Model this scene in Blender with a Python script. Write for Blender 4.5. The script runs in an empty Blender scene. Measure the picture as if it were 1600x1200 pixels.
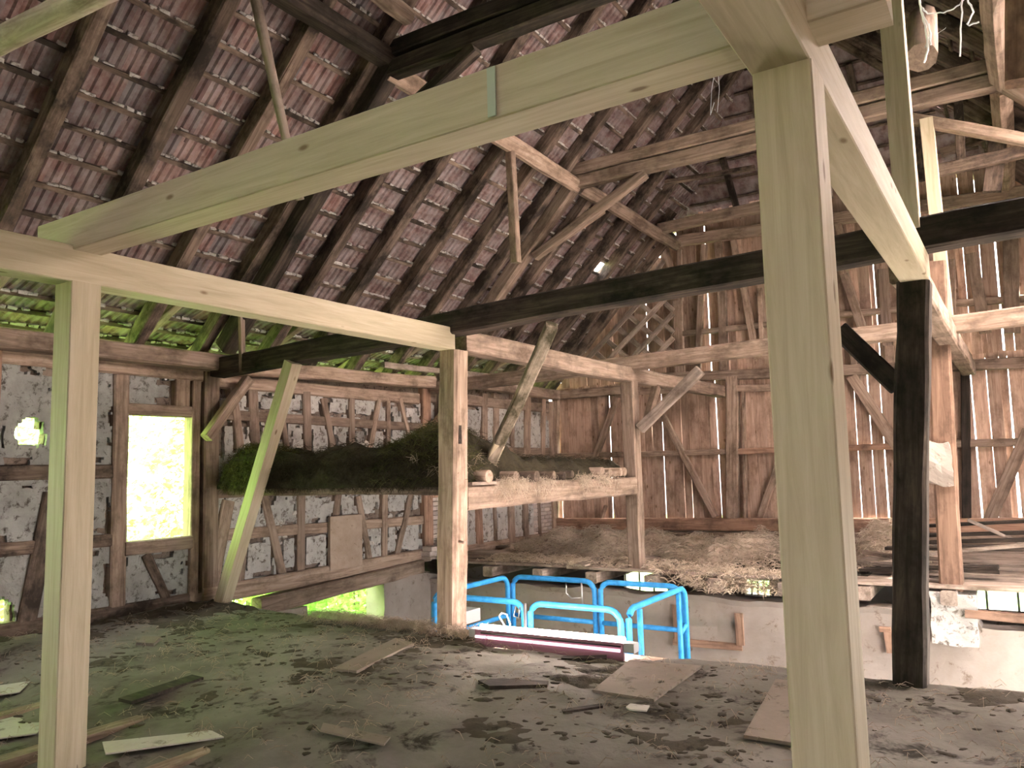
import bpy, bmesh, math, random
from mathutils import Vector, Matrix, noise
S = bpy.context.scene
COL = S.collection
RND = random.Random(7)
rad = math.radians

# ------------------------------------------------------------------ camera
FPX, CH = 1240.0, 1.70
YAW, PITCH, ROLL = rad(32.556), rad(5.948), rad(-1.480)
_fw = Vector((-math.sin(YAW)*math.cos(PITCH), math.cos(YAW)*math.cos(PITCH), math.sin(PITCH)))
_r0 = Vector((math.cos(YAW), math.sin(YAW), 0)); _u0 = _r0.cross(_fw)
CR = _r0*math.cos(ROLL)+_u0*math.sin(ROLL); CU = -_r0*math.sin(ROLL)+_u0*math.cos(ROLL)
CP = Vector((0, 0, CH))
cam = bpy.data.cameras.new('camera'); cam.sensor_fit = 'HORIZONTAL'; cam.sensor_width = 36
cam.lens = FPX*36/1600; cam.clip_start = .05; cam.clip_end = 300
co = bpy.data.objects.new('camera', cam); COL.objects.link(co)
co.matrix_world = Matrix(((CR.x, CU.x, -_fw.x, CP.x), (CR.y, CU.y, -_fw.y, CP.y), (CR.z, CU.z, -_fw.z, CP.z), (0, 0, 0, 1)))
S.camera = co

# ------------------------------------------------------------------ light
S.view_settings.view_transform = 'Standard'; S.view_settings.look = 'None'
S.view_settings.gamma = 1; S.view_settings.use_curve_mapping = False
S.view_settings.exposure = 2.6
S.cycles.use_denoising = True
S.cycles.max_bounces = 8; S.cycles.diffuse_bounces = 5
S.cycles.sample_clamp_indirect = 6
wd = bpy.data.worlds.new('sky'); S.world = wd; wd.use_nodes = True
bg = wd.node_tree.nodes['Background']; bg.inputs[0].default_value = (1, .97, .95, 1); bg.inputs[1].default_value = 4.0
sl = bpy.data.lights.new('sun', 'SUN'); sl.energy = 44.0; sl.angle = rad(1.5); sl.color = (1, .95, .90)
so = bpy.data.objects.new('sun', sl); COL.objects.link(so); so.location = (15, 2, 25)
so.rotation_euler = Vector((-math.cos(rad(52)), -.10, -math.sin(rad(52)))).to_track_quat('-Z', 'Y').to_euler()

# ------------------------------------------------------------------ pixel -> place
def ray(x, y): return _fw+CR*((x-800)/FPX)-CU*((y-600)/FPX)
def at(x, y, n, d):
    q = ray(x, y); n = Vector(n); return CP+q*((d-n.dot(CP))/n.dot(q))
def onX(x, y, v): return at(x, y, (1, 0, 0), v)
def onY(x, y, v): return at(x, y, (0, 1, 0), v)
def onZ(x, y, v): return at(x, y, (0, 0, 1), v)
def proj(p):
    d = Vector(p)-CP; w = d.dot(_fw)
    return (800+FPX*d.dot(CR)/w, 600-FPX*d.dot(CU)/w, w)

# ------------------------------------------------------------------ materials
M = {}
class NT:
    def __init__(s, name):
        m = bpy.data.materials.new(name); m.use_nodes = True; M[name] = m; s.m = m
        s.t = m.node_tree; s.b = s.t.nodes['Principled BSDF']
    def n(s, typ, **k):
        nd = s.t.nodes.new(typ)
        for a, v in k.items(): setattr(nd, a, v)
        return nd
    def l(s, a, b): s.t.links.new(a, b)
    def coord(s, scale):
        tc = s.n('ShaderNodeTexCoord'); oi = s.n('ShaderNodeObjectInfo')
        mu = s.n('ShaderNodeMath', operation='MULTIPLY'); mu.inputs[1].default_value = 37.0
        s.l(oi.outputs['Random'], mu.inputs[0])
        ad = s.n('ShaderNodeVectorMath', operation='ADD'); s.l(tc.outputs['Object'], ad.inputs[0]); s.l(mu.outputs[0], ad.inputs[1])
        mp = s.n('ShaderNodeMapping'); mp.inputs['Scale'].default_value = scale; s.l(ad.outputs[0], mp.inputs['Vector'])
        s.oi = oi
        return mp.outputs[0]
    def noise(s, vec, scale, detail=4, rough=.6, dist=0):
        nd = s.n('ShaderNodeTexNoise'); nd.inputs['Scale'].default_value = scale; nd.inputs['Detail'].default_value = detail
        nd.inputs['Roughness'].default_value = rough; nd.inputs['Distortion'].default_value = dist
        if vec: s.l(vec, nd.inputs['Vector'])
        return nd.outputs['Fac']
    def ramp(s, fac, stops):
        r = s.n('ShaderNodeValToRGB'); e = r.color_ramp.elements
        while len(e) < len(stops): e.new(.5)
        for i, (p, c) in enumerate(stops):
            e[i].position = p; e[i].color = (*c, 1) if len(c) == 3 else c
        s.l(fac, r.inputs[0]); return r.outputs[0]
    def mix(s, fac, a, b, mode='MIX'):
        m = s.n('ShaderNodeMix', data_type='RGBA', blend_type=mode)
        if isinstance(fac, float): m.inputs[0].default_value = fac
        else: s.l(fac, m.inputs[0])
        for i, v in ((6, a), (7, b)):
            if isinstance(v, tuple): m.inputs[i].default_value = (*v, 1)
            else: s.l(v, m.inputs[i])
        return m.outputs[2]
    def bump(s, fac, strength=.4, dist=.01):
        b = s.n('ShaderNodeBump'); b.inputs['Strength'].default_value = strength; b.inputs['Distance'].default_value = dist
        s.l(fac, b.inputs['Height']); s.l(b.outputs[0], s.b.inputs['Normal'])
    def done(s, col, rough=.85):
        if isinstance(col, tuple): s.b.inputs['Base Color'].default_value = (*col, 1)
        else: s.l(col, s.b.inputs['Base Color'])
        s.b.inputs['Roughness'].default_value = rough; s.b.inputs['Specular IOR Level'].default_value = .25
        return s.m

def wood(name, lo, mid, hi, dirt=None, dirtamt=.5, knots=False, rough=.85, vary=.35):
    t = NT(name); v = t.coord((.7, 11, 11))
    g = t.noise(v, 2.2, 6, .62, .6)
    c = t.ramp(g, [(.28, lo), (.5, mid), (.72, hi)])
    v2 = t.coord((1, 1.6, 1.6))
    if dirt:
        f = t.ramp(t.noise(v2, 1.7, 5, .7), [(.5-.1*dirtamt, (0, 0, 0)), (.78-.25*dirtamt, (1, 1, 1))])
        c = t.mix(f, c, dirt)
    if knots:
        v3 = t.coord((1.5, 3.6, 3.6)); vo = t.n('ShaderNodeTexVoronoi'); vo.inputs['Scale'].default_value = 1.6; t.l(v3, vo.inputs['Vector'])
        f = t.ramp(vo.outputs['Distance'], [(.06, (.85, .85, .85)), (.12, (0, 0, 0))])
        c = t.mix(f, c, (.17, .105, .05))
    rv = t.ramp(t.oi.outputs['Random'], [(0, (1-vary,)*3), (1, (1+vary*.4, 1+vary*.36, 1+vary*.32))])
    c = t.mix(1.0, c, rv, 'MULTIPLY')
    t.bump(g, .35, .006)
    return t.done(c, rough)
wood('old_wood', (.17, .12, .09), (.35, .26, .20), (.48, .38, .31), (.12, .085, .06), .35)
wood('dark_wood', (.018, .014, .011), (.05, .038, .03), (.10, .078, .06), (.012, .01, .008), .5)
wood('rafter_wood', (.085, .06, .045), (.19, .14, .108), (.30, .235, .19), (.035, .026, .02), .7)
wood('new_wood', (.43, .36, .24), (.52, .45, .32), (.60, .53, .40), None, 0, True, .6, .12)
wood('board_wood', (.31, .20, .145), (.52, .37, .285), (.64, .48, .385), (.23, .15, .11), .3, True)
wood('grey_board', (.20, .155, .125), (.42, .34, .285), (.54, .455, .39), (.15, .115, .09), .4)
wood('red_wood', (.19, .115, .08), (.33, .205, .145), (.44, .29, .21), (.12, .075, .055), .3)
wood('moss_wood', (.12, .10, .075), (.26, .22, .17), (.38, .33, .27), (.05, .045, .025), .7)

def speck(name, base, spots, hi, scale=3.0, amt=.6, bump=.5, vary=.15, rough=.95):
    t = NT(name); v = t.coord((1, 1, 1))
    c = t.ramp(t.noise(v, scale, 6, .65), [(.3, base), (.7, hi)])
    f = t.ramp(t.noise(v, scale*3.3, 5, .75, .4), [(.62-.12*amt, (0, 0, 0)), (.70-.08*amt, (1, 1, 1))])
    c = t.mix(f, c, spots)
    rv = t.ramp(t.oi.outputs['Random'], [(0, (1-vary,)*3), (1, (1+vary*.5,)*3)])
    c = t.mix(1.0, c, rv, 'MULTIPLY')
    t.bump(t.noise(v, scale*6, 6, .7), bump, .02)
    return t.done(c, rough)
speck('plaster', (.36, .34, .315), (.14, .115, .095), (.56, .545, .52), 3.2, .8)
speck('plaster_shaded', (.23, .23, .215), (.09, .08, .07), (.40, .40, .385), 3.0, .8)  # darker speckled copy of plaster; the window bay's shade is in its colour
speck('plaster_smooth', (.25, .21, .18), (.18, .135, .11), (.37, .325, .295), 1.1, .35, .25)
speck('clay', (.17, .125, .10), (.07, .05, .04), (.30, .24, .20), 4.0, .8, .9)
speck('clay_slab', (.40, .30, .23), (.22, .15, .11), (.52, .41, .33), 5.0, .2, .4)
speck('stone', (.42, .38, .34), (.20, .17, .15), (.60, .56, .52), 5.0, .5, .6, .4)
speck('brick', (.52, .42, .37), (.35, .24, .2), (.68, .61, .56), 5.0, .3, .4, .3)
speck('earth', (.085, .073, .058), (.04, .033, .025), (.27, .25, .22), .75, .7, .9)
speck('dung', (.05, .04, .028), (.025, .02, .014), (.10, .082, .06), 3.0, .5, .9)
speck('concrete', (.10, .09, .078), (.06, .052, .045), (.15, .138, .12), 1.2, .3, .3)
speck('grass', (.08, .16, .03), (.05, .1, .02), (.16, .27, .06), 2.0, .5, .5)
speck('hay', (.30, .23, .17), (.13, .097, .07), (.55, .45, .36), 9.0, .4, .5, .3)
speck('hay_dark', (.022, .019, .011), (.01, .009, .006), (.075, .062, .035), 8.0, .4, .5, .3)  # dark copy of hay; shade on the platform front is put into the colour
speck('straw', (.43, .345, .26), (.22, .17, .12), (.68, .575, .46), 9.0, .3, .3, .3)
speck('green_hay', (.06, .07, .02), (.03, .03, .012), (.14, .13, .05), 6.0, .5, .5)
speck('ply', (.19, .155, .125), (.11, .088, .068), (.27, .225, .19), 1.6, .4, .2, .2)
speck('paper', (.45, .42, .38), (.28, .25, .22), (.60, .57, .53), 2.0, .4, .2, .2)
speck('rust_metal', (.3, .27, .24), (.2, .12, .07), (.45, .43, .4), 6.0, .4, .2)

t = NT('tile'); v = t.coord((1, 1, 1)); v2 = t.coord((6.5, .9, 4))
c = t.ramp(t.noise(v2, 2.0, 4, .6), [(.32, (.11, .068, .062)), (.55, (.21, .135, .122)), (.75, (.33, .265, .25))])
f = t.ramp(t.noise(v, 4.0, 5, .7), [(.40, (0, 0, 0)), (.66, (.85, .85, .85))])
c = t.mix(f, c, (.33, .295, .29))
rv = t.ramp(t.oi.outputs['Random'], [(0, (.62, .66, .70)), (.5, (1, .98, .98)), (1, (1.18, 1.0, .95))])
c = t.mix(1.0, c, rv, 'MULTIPLY'); t.bump(t.noise(v2, 3, 4), .4, .006); t.done(c, .9)

def plain(name, col, rough=.5, metal=0, emit=None, es=0):
    t = NT(name); t.done(col, rough); t.b.inputs['Metallic'].default_value = metal
    if emit:
        t.b.inputs['Emission Color'].default_value = (*emit, 1); t.b.inputs['Emission Strength'].default_value = es
    return t.m
t = NT('blue_paint'); v = t.coord((1, 1, 1))
c = t.ramp(t.noise(v, 9, 5, .7), [(.35, (.03, .24, .58)), (.6, (.05, .36, .78)), (.78, (.16, .45, .78))]); t.done(c, .4)
plain('steel', (.5, .5, .5), .35, .9)
plain('black_plastic', (.02, .02, .02), .5)
plain('grey_plastic', (.42, .42, .42), .5)
plain('tube_glow', (.9, .9, .9), .3, 0, (1, .80, .72), 46); plain('housing_glow', (.9, .8, .85), .3, 0, (1, .5, .68), .35)
plain('lamp_body', (.30, .16, .2), .5)
plain('white_cable', (.8, .82, .9), .4)
plain('web', (.75, .8, .85), .9)
t = NT('frosted'); tr = t.n('ShaderNodeBsdfTranslucent'); tr.inputs['Color'].default_value = (.70, .65, .63, 1); t.l(tr.outputs[0], t.t.nodes['Material Output'].inputs[0])
t = NT('pane'); t.done((.75, .85, .8), .1); t.b.inputs['Transmission Weight'].default_value = .9
t = NT('leaf'); v = t.coord((1, 1, 1))
c = t.ramp(t.noise(v, 6, 2), [(.3, (.34, .56, .13)), (.7, (.66, .88, .36))]); t.done(c, .6)
tr = t.n('ShaderNodeBsdfTranslucent'); t.l(c, tr.inputs['Color']); ms = t.n('ShaderNodeMixShader'); ms.inputs[0].default_value = .5
t.l(t.b.outputs[0], ms.inputs[1]); t.l(tr.outputs[0], ms.inputs[2]); t.l(ms.outputs[0], t.t.nodes['Material Output'].inputs[0])

# ------------------------------------------------------------------ builders
def mesh(name, verts, faces, mat, parent=None, smooth=False, mw=None):
    me = bpy.data.meshes.new(name); me.from_pydata([tuple(v) for v in verts], [], faces); me.update()
    if mat: me.materials.append(M[mat])
    if smooth: me.polygons.foreach_set('use_smooth', [True]*len(me.polygons))
    o = bpy.data.objects.new(name, me); COL.objects.link(o)
    if mw: o.matrix_world = mw
    if parent: o.parent = parent
    return o
def tag(o, label=None, cat=None, group=None, kind=None):
    if label: o['label'] = label
    if cat: o['category'] = cat
    if group: o['group'] = group
    if kind: o['kind'] = kind
    return o
def empty(name, loc=(0, 0, 0), **k):
    o = bpy.data.objects.new(name, None); o.empty_display_size = .2; o.location = loc; COL.objects.link(o)
    return tag(o, **k)
def local(o, parent):
    """parent o to an Empty that has been moved (keeps o where it is)"""
    o.parent = parent; o.matrix_parent_inverse = parent.matrix_basis.inverted(); return o
def frame(p0, p1, up):
    d = (p1-p0).normalized(); u = Vector(up); u = u-d*u.dot(d)
    if u.length < 1e-4: u = Vector((0, 1, 0))-d*d.y
    u.normalize(); s = u.cross(d)
    return Matrix(((d.x, s.x, u.x, p0.x), (d.y, s.y, u.y, p0.y), (d.z, s.z, u.z, p0.z), (0, 0, 0, 1)))
def beam(name, p0, p1, w, h, mat, parent=None, up=(0, 0, 1), hew=.006, cham=.1, seg=None, bow=0, taper=1.0, label=None, cat=None, group=None):
    p0, p1 = Vector(p0), Vector(p1); L = (p1-p0).length
    if seg is None: seg = max(1, min(14, int(L/.35))) if hew > 0 else 1
    c = min(w, h)*cham; sec = [(-w/2+c, -h/2), (w/2-c, -h/2), (w/2, -h/2+c), (w/2, h/2-c), (w/2-c, h/2), (-w/2+c, h/2), (-w/2, h/2-c), (-w/2, -h/2+c)]
    vs = []; fs = []; s0 = RND.uniform(0, 99)
    for i in range(seg+1):
        x = L*i/seg; k = 1+(taper-1)*i/seg
        oy = hew*1.5*noise.noise((s0, x*.5, 1)); oz = hew*1.5*noise.noise((s0, x*.5, 9))+bow*math.sin(math.pi*i/seg)
        for j, (a, b) in enumerate(sec):
            q = hew*noise.noise((s0+j*.31, x*1.6, 4))*1.2
            vs.append((x, a*k+oy+(q if a > 0 else -q), b*k+oz+(q if b > 0 else -q)))
    for i in range(seg):
        for j in range(8):
            a = i*8+j; b = i*8+(j+1) % 8; fs.append((a, b, b+8, a+8))
    fs.append(tuple(range(7, -1, -1))); fs.append(tuple(seg*8+j for j in range(8)))
    o = mesh(name, vs, fs, mat, None, False, frame(p0, p1, up))
    if parent:
        o.parent = parent
        o.matrix_parent_inverse = parent.matrix_basis.inverted()
    return tag(o, label, cat, group)
def pole(name, p0, p1, r, mat, parent=None, r1=None, n=10, hew=.008, label=None, cat=None, group=None, smooth=True):
    p0, p1 = Vector(p0), Vector(p1); L = (p1-p0).length; r1 = r1 or r; seg = max(1, min(12, int(L/.25))) if hew else 1
    vs = []; fs = []; s0 = RND.uniform(0, 99)
    for i in range(seg+1):
        x = L*i/seg; rr = r+(r1-r)*i/seg
        oy = hew*3*noise.noise((s0, x*.6, 1)); oz = hew*3*noise.noise((s0, x*.6, 7))
        for j in range(n):
            a = 2*math.pi*j/n; q = rr+hew*noise.noise((s0+math.cos(a), math.sin(a), x*2))
            vs.append((x, q*math.cos(a)+oy, q*math.sin(a)+oz))
    for i in range(seg):
        for j in range(n):
            a = i*n+j; b = i*n+(j+1) % n; fs.append((a, b, b+n, a+n))
    fs.append(tuple(range(n-1, -1, -1))); fs.append(tuple(seg*n+j for j in range(n)))
    o = mesh(name, vs, fs, mat, None, False, frame(p0, p1, (0, 0, 1) if abs((p1-p0).normalized().z) < .9 else (0, 1, 0)))
    if smooth:
        for p in o.data.polygons: p.use_smooth = len(p.vertices) == 4
    if parent:
        o.parent = parent
        o.matrix_parent_inverse = parent.matrix_basis.inverted()
    return tag(o, label, cat, group)
def path_tube(name, pts, r, mat, parent=None, n=8, square=False):
    pts = [Vector(p) for p in pts]; vs = []; fs = []; m = len(pts)
    for i, p in enumerate(pts):
        d = ((pts[min(i+1, m-1)]-p).normalized()+(p-pts[max(i-1, 0)]).normalized()).normalized()
        u = Vector((0, 0, 1)) if abs(d.z) < .95 else Vector((0, 1, 0))
        s = d.cross(u).normalized(); u = s.cross(d)
        for j in range(n):
            a = 2*math.pi*(j+.5)/n; vs.append(p+s*(r*math.cos(a))+u*(r*math.sin(a)))
    for i in range(m-1):
        for j in range(n):
            a = i*n+j; b = i*n+(j+1) % n; fs.append((a, b, b+n, a+n))
    fs.append(tuple(range(n-1, -1, -1))); fs.append(tuple((m-1)*n+j for j in range(n)))
    o = mesh(name, vs, fs, mat, None, n > 5)
    if parent:
        o.parent = parent
        o.matrix_parent_inverse = parent.matrix_basis.inverted()
    return o
def box(name, lo, hi, mat, parent=None, **k):
    lo, hi = Vector(lo), Vector(hi); c = (lo+hi)/2; d = hi-lo
    return beam(name, (lo.x, c.y, c.z), (hi.x, c.y, c.z), d.y, d.z, mat, parent, hew=0, cham=.04, **k)
def N(x, y, z=0, s=1): return noise.noise((x*s, y*s, z*s))
def fbm(x, y, z=0, s=1):
    return noise.noise((x*s, y*s, z*s))+.5*noise.noise((x*s*2.1, y*s*2.1, z*s*2.1+5))+.25*noise.noise((x*s*4.3, y*s*4.3, z*s*4.3+9))
def straw(name, pts, n, ln, r, mat, parent=None, flat=.35, seed=1):
    """n stalks at random points of pts (list of Vector), as one object"""
    rr = random.Random(seed); vs = []; fs = []
    for _ in range(n):
        p = rr.choice(pts)+Vector((rr.uniform(-.05, .05), rr.uniform(-.05, .05), rr.uniform(-.01, .05)))
        a = rr.uniform(0, 6.283); d = Vector((math.cos(a), math.sin(a), rr.uniform(-flat, flat))).normalized()
        l = ln*rr.uniform(.4, 1.2); s = d.orthogonal().normalized(); u = d.cross(s)
        b = len(vs); m = p+Vector((0, 0, rr.uniform(0, .03)))
        for q, k in ((p-d*l/2, .7), (m, 1), (p+d*l/2-Vector((0, 0, rr.uniform(0, .05))), .5)):
            for j in range(3):
                an = j*2.094; vs.append(q+s*(r*k*math.cos(an))+u*(r*k*math.sin(an)))
        for i in range(2):
            for j in range(3):
                x = b+i*3+j; y = b+i*3+(j+1) % 3; fs.append((x, y, y+3, x+3))
    return mesh(name, vs, fs, mat, parent)
def heap(name, x0, x1, y0, y1, zf, hf, mat, res=.06, parent=None):
    """lumpy mound over a rectangle: zf(x,y) ground, hf(x,y) height"""
    nx = max(3, int((x1-x0)/res)); ny = max(3, int((y1-y0)/res)); vs = []; fs = []
    for i in range(nx+1):
        for j in range(ny+1):
            x = x0+(x1-x0)*i/nx; y = y0+(y1-y0)*j/ny; vs.append(Vector((x, y, zf(x, y)+hf(x, y))))
    for i in range(nx):
        for j in range(ny):
            a = i*(ny+1)+j; fs.append((a, a+ny+1, a+ny+2, a+1))
    top = len(vs)
    # skirt and base
    ring = [i*(ny+1) for i in range(nx+1)]+[nx*(ny+1)+j for j in range(1, ny+1)]+[i*(ny+1)+ny for i in range(nx-1, -1, -1)]+[j for j in range(ny-1, 0, -1)]
    for k in ring: vs.append(Vector((vs[k].x, vs[k].y, zf(vs[k].x, vs[k].y)-.02)))
    m = len(ring)
    for k in range(m): fs.append((ring[k], top+k, top+(k+1) % m, ring[(k+1) % m]))
    o = mesh(name, vs, fs, mat, parent, True)
    return o, [v for v in vs[:top]]
def strip_prism(name, poly, thick, mat, parent=None, z=0):
    """flat slab from a polygon on the floor"""
    n = len(poly); vs = [Vector((x, y, z)) for x, y in poly]+[Vector((x, y, z+thick)) for x, y in poly]
    fs = [tuple(range(n-1, -1, -1)), tuple(range(n, 2*n))]+[(i, (i+1) % n, n+(i+1) % n, n+i) for i in range(n)]
    return mesh(name, vs, fs, mat, parent)

XW, YA, YC, YT, YG = -9.25, 2.2, 6.9, 11.6, 16.3     # left wall, trusses, gable
XP, XQ, RX, RZ = -5.2, -.70, -2.95, 9.65            # post rows, ridge
XR = 2*RX-XW
#@@STRUCTURE
# ------------------------------------------------------------------ grounds and floors
ZT = -2.3
def gz(x, y): return ZT-.05+.06*fbm(x, y, 3, .4)
def grid_obj(name, x0, x1, y0, y1, res, zf, mat, parent=None):
    nx = int((x1-x0)/res); ny = int((y1-y0)/res)
    vs = [(x0+(x1-x0)*i/nx, y0+(y1-y0)*j/ny, zf(x0+(x1-x0)*i/nx, y0+(y1-y0)*j/ny)) for i in range(nx+1) for j in range(ny+1)]
    fs = [(i*(ny+1)+j, (i+1)*(ny+1)+j, (i+1)*(ny+1)+j+1, i*(ny+1)+j+1) for i in range(nx) for j in range(ny)]
    return mesh(name, vs, fs, mat, parent, True)
tag(grid_obj('ground', -60, -9.5, -40, 60, 2.0, gz, 'grass'), kind='structure')
tag(grid_obj('ground', 3.6, 50, -40, 60, 2.0, gz, 'concrete'), kind='structure')
tag(grid_obj('ground', -9.5, 3.6, 16.6, 60, 2.0, gz, 'grass'), kind='structure')
tag(grid_obj('ground', -9.5, 3.6, -40, -4.1, 2.0, gz, 'concrete'), kind='structure')

def fz(x, y):
    z = .035*fbm(x, y, 0, .8)+.012*fbm(x, y, 2, 4)
    if y < 4.2: z -= .16*min(1, (4.2-y)/1.6)
    if y > 6.5: z -= .02
    if x < -8.3: z += .10*min(1, (-8.3-x)/.8)*(.6+.6*N(x, y, 4, 2))
    return z
floor = empty('floor', kind='structure')
o = grid_obj('earth_layer', -9.3, 3.4, -4, 6.92, .075, fz, 'earth', floor)
box('edge_timber', (-9.2, 6.72, -.30), (3.3, 6.93, -.05), 'old_wood', floor)
for i in range(12):
    x = -8.8+i*1.05; beam('joist', (x, -3.9, -.17), (x, 6.7, -.17), .16, .2, 'old_wood', floor, hew=0)
fl3 = tag(grid_obj('floor', -9.3, 3.4, 6.5, 16.3, .3, lambda x, y: ZT+.03*fbm(x, y, 0, .7), 'concrete'), kind='structure')

# hay-loft floor beyond: planks on joists
loft = empty('floor', kind='structure')
ZL = .10
k = 0; y = 11.32
while y < 16.2:
    w = RND.uniform(.2, .32)
    x = -9.15
    while x < 3.2:
        L = RND.uniform(2.6, 4.6); x2 = min(3.25, x+L)
        if not (y > 12.0 and RND.random() < .06):
            dz = RND.uniform(-.012, .012); dy = RND.uniform(-.03, .03)
            beam('plank', (x+.01, y+w/2+dy*.4, ZL-.02+dz), (x2-.01, y+w/2+dy, ZL-.02-dz), w-.012, .04, 'grey_board', loft, hew=.003, cham=.06, seg=3)
        x = x2
    y += w
for x in [-8.75+i*.98 for i in range(13)]:
    beam('joist', (x, 11.25, -.05), (x, 16.25, -.05), .19, .17, 'grey_board', loft, hew=.005)

# ------------------------------------------------------------------ left wall: timber frame with plaster panels
wall = empty('wall_left', kind='structure')
def wl(x, y):
    p = onX(x, y, XW); return p.y, p.z
WN = (1, 0, 0)
def wt(name, a, b, w, d=.15, mat='old_wood', proud=.02, world=False, **k):
    A, B = (a, b) if world else (wl(*a), wl(*b))
    c = XW-d/2+proud
    return beam(name, (c, A[0], A[1]), (c, B[0], B[1]), w, d, mat, wall, up=WN, **k)
lines = {}
def stud(row, a, b, w, mat='old_wood', name='stud', **k):
    wt(name, a, b, w, .14, mat, RND.uniform(.012, .03), **k); lines.setdefault(row, []).append((wl(*a), wl(*b), w))
# plates along the top
beam('wall_plate', (-9.10, -4, 3.20), (-9.10, 7.05, 3.20), .26, .22, 'old_wood', wall, hew=.008)
wt('head_rail', (-4, 3.06), (6.72, 3.06), .22, .2, proud=.03, world=True)
beam('wall_plate', (-9.12, 7.15, 3.18), (-9.10, 11.75, 3.28), .22, .21, 'old_wood', wall, hew=.012)
wt('head_rail', (6.75, 2.98), (11.3, 2.98), .2, .2, proud=.02, world=True)
beam('wall_plate', (-9.12, 11.85, 3.38), (-9.1, 16.2, 3.34), .22, .22, 'old_wood', wall, hew=.01)
wt('head_rail', (11.5, 3.04), (16.2, 3.04), .22, .2, proud=.02, world=True)
beam('eaves_board', (-8.95, 10.0, 3.46), (-8.93, 13.2, 3.52), .08, .10, 'grey_board', wall)
# posts
for y0, w, m in ((6.86, .24, 'old_wood'), (11.50, .24, 'red_wood'), (16.15, .2, 'old_wood'), (4.10, .2, 'red_wood'), (2.2, .2, 'old_wood'), (-.9, .2, 'old_wood')):
    wt('wall_post', (y0, -.05), (y0, 3.2), w, .2, m, .05, world=True)
wt('wall_post', (5.60, .0), (5.58, 2.95), .2, .2, 'old_wood', .03, world=True)
wt('wall_post', (6.62, .0), (6.62, 2.95), .13, .18, 'old_wood', .04, world=True)
# window bay rails
wt('rail', (4.15, 1.77), (5.52, 1.77), .17, .14, 'rafter_wood', .015, world=True)
wt('rail', (4.15, .95), (5.52, .95), .15, .14, 'rafter_wood', .02, world=True)
wt('window_lintel', (5.66, 2.53), (6.6, 2.53), .15, .15, 'old_wood', .02, world=True)
wt('window_sill', (5.66, .83), (6.58, .83), .17, .2, 'old_wood', .05, world=True)
wt('stud', (6.42, 2.6), (6.42, 2.95), .22, .14, 'old_wood', .02, world=True)
wt('brace', (82, 770), (38, 985), .2, .14, 'rafter_wood', .03)
wt('brace', (228, 866), (268, 955), .12, .14, 'rafter_wood', .02)
# bay two, upper field
for a, b, w in (((395, 600), (400, 700), .17), ((478, 612), (482, 740), .16), ((505, 622), (528, 740), .12), ((549, 615), (551, 740), .14),
                ((592, 624), (572, 740), .12), ((606, 620), (607, 740), .1), ((624, 622), (648, 720), .09), ((362, 600), (375, 700), .14), ((440, 640), (448, 700), .1)):
    stud('u2', a, b, w)
wt('rail', (6.98, 2.52), (11.38, 2.46), .15, .14, 'old_wood', .01, world=True)
wt('rail', (6.98, 1.45), (11.38, 1.45), .16, .16, 'old_wood', .03, world=True)
# bay two, lower field
for a, b, w in (((357, 782), (327, 935), .2), ((385, 790), (372, 920), .18), ((413, 775), (446, 915), .14), ((471, 770), (470, 905), .16), ((530, 770), (515, 890), .14),
                ((560, 775), (580, 890), .12), ((601, 770), (601, 880), .14), ((643, 768), (616, 885), .13)):
    stud('l2', a, b, w)
wt('rail', (6.98, .88), (11.38, .78), .16, .14, 'old_wood', .008, world=True)
wt('sill', (6.75, .10), (11.30, .15), .24, .2, 'old_wood', .06, world=True)
beam('sill', (-9.2, 7.6, -.16), (-9.2, 11.2, -.02), .22, .24, 'old_wood', wall, hew=.012)
wt('sill', (-4, .08), (6.75, .08), .2, .2, 'rafter_wood', .03, world=True)
# bay three
for x, w in ((685, .2), (757, .2), (776, .2), (824, .24), (849, .18), (802, .12)):
    stud('u3', (x, 615), (x-1, 745), w)
for x, w in ((747, .22), (797, .24), (820, .2), (841, .12), (772, .1)):
    stud('l3', (x, 770), (x+3, 850), w, 'red_wood' if x < 760 else 'old_wood')
wt('rail', (11.6, 2.02), (16.1, 2.02), .18, .14, 'old_wood', .01, world=True)
wt('rail', (11.6, 1.28), (16.1, 1.28), .22, .14, 'red_wood', .012, world=True)
wt('rail', (11.6, .10), (16.1, .10), .2, .14, 'old_wood', .02, world=True)
# braces of the frame inside the room
beam('brace', onX(388, 592, -9.02), onX(322, 684, -9.02), .13, .14, 'old_wood', wall, up=WN)
beam('brace', onX(712, 622, -9.0), onX(668, 678, -9.0), .13, .14, 'red_wood', wall, up=WN)

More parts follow.
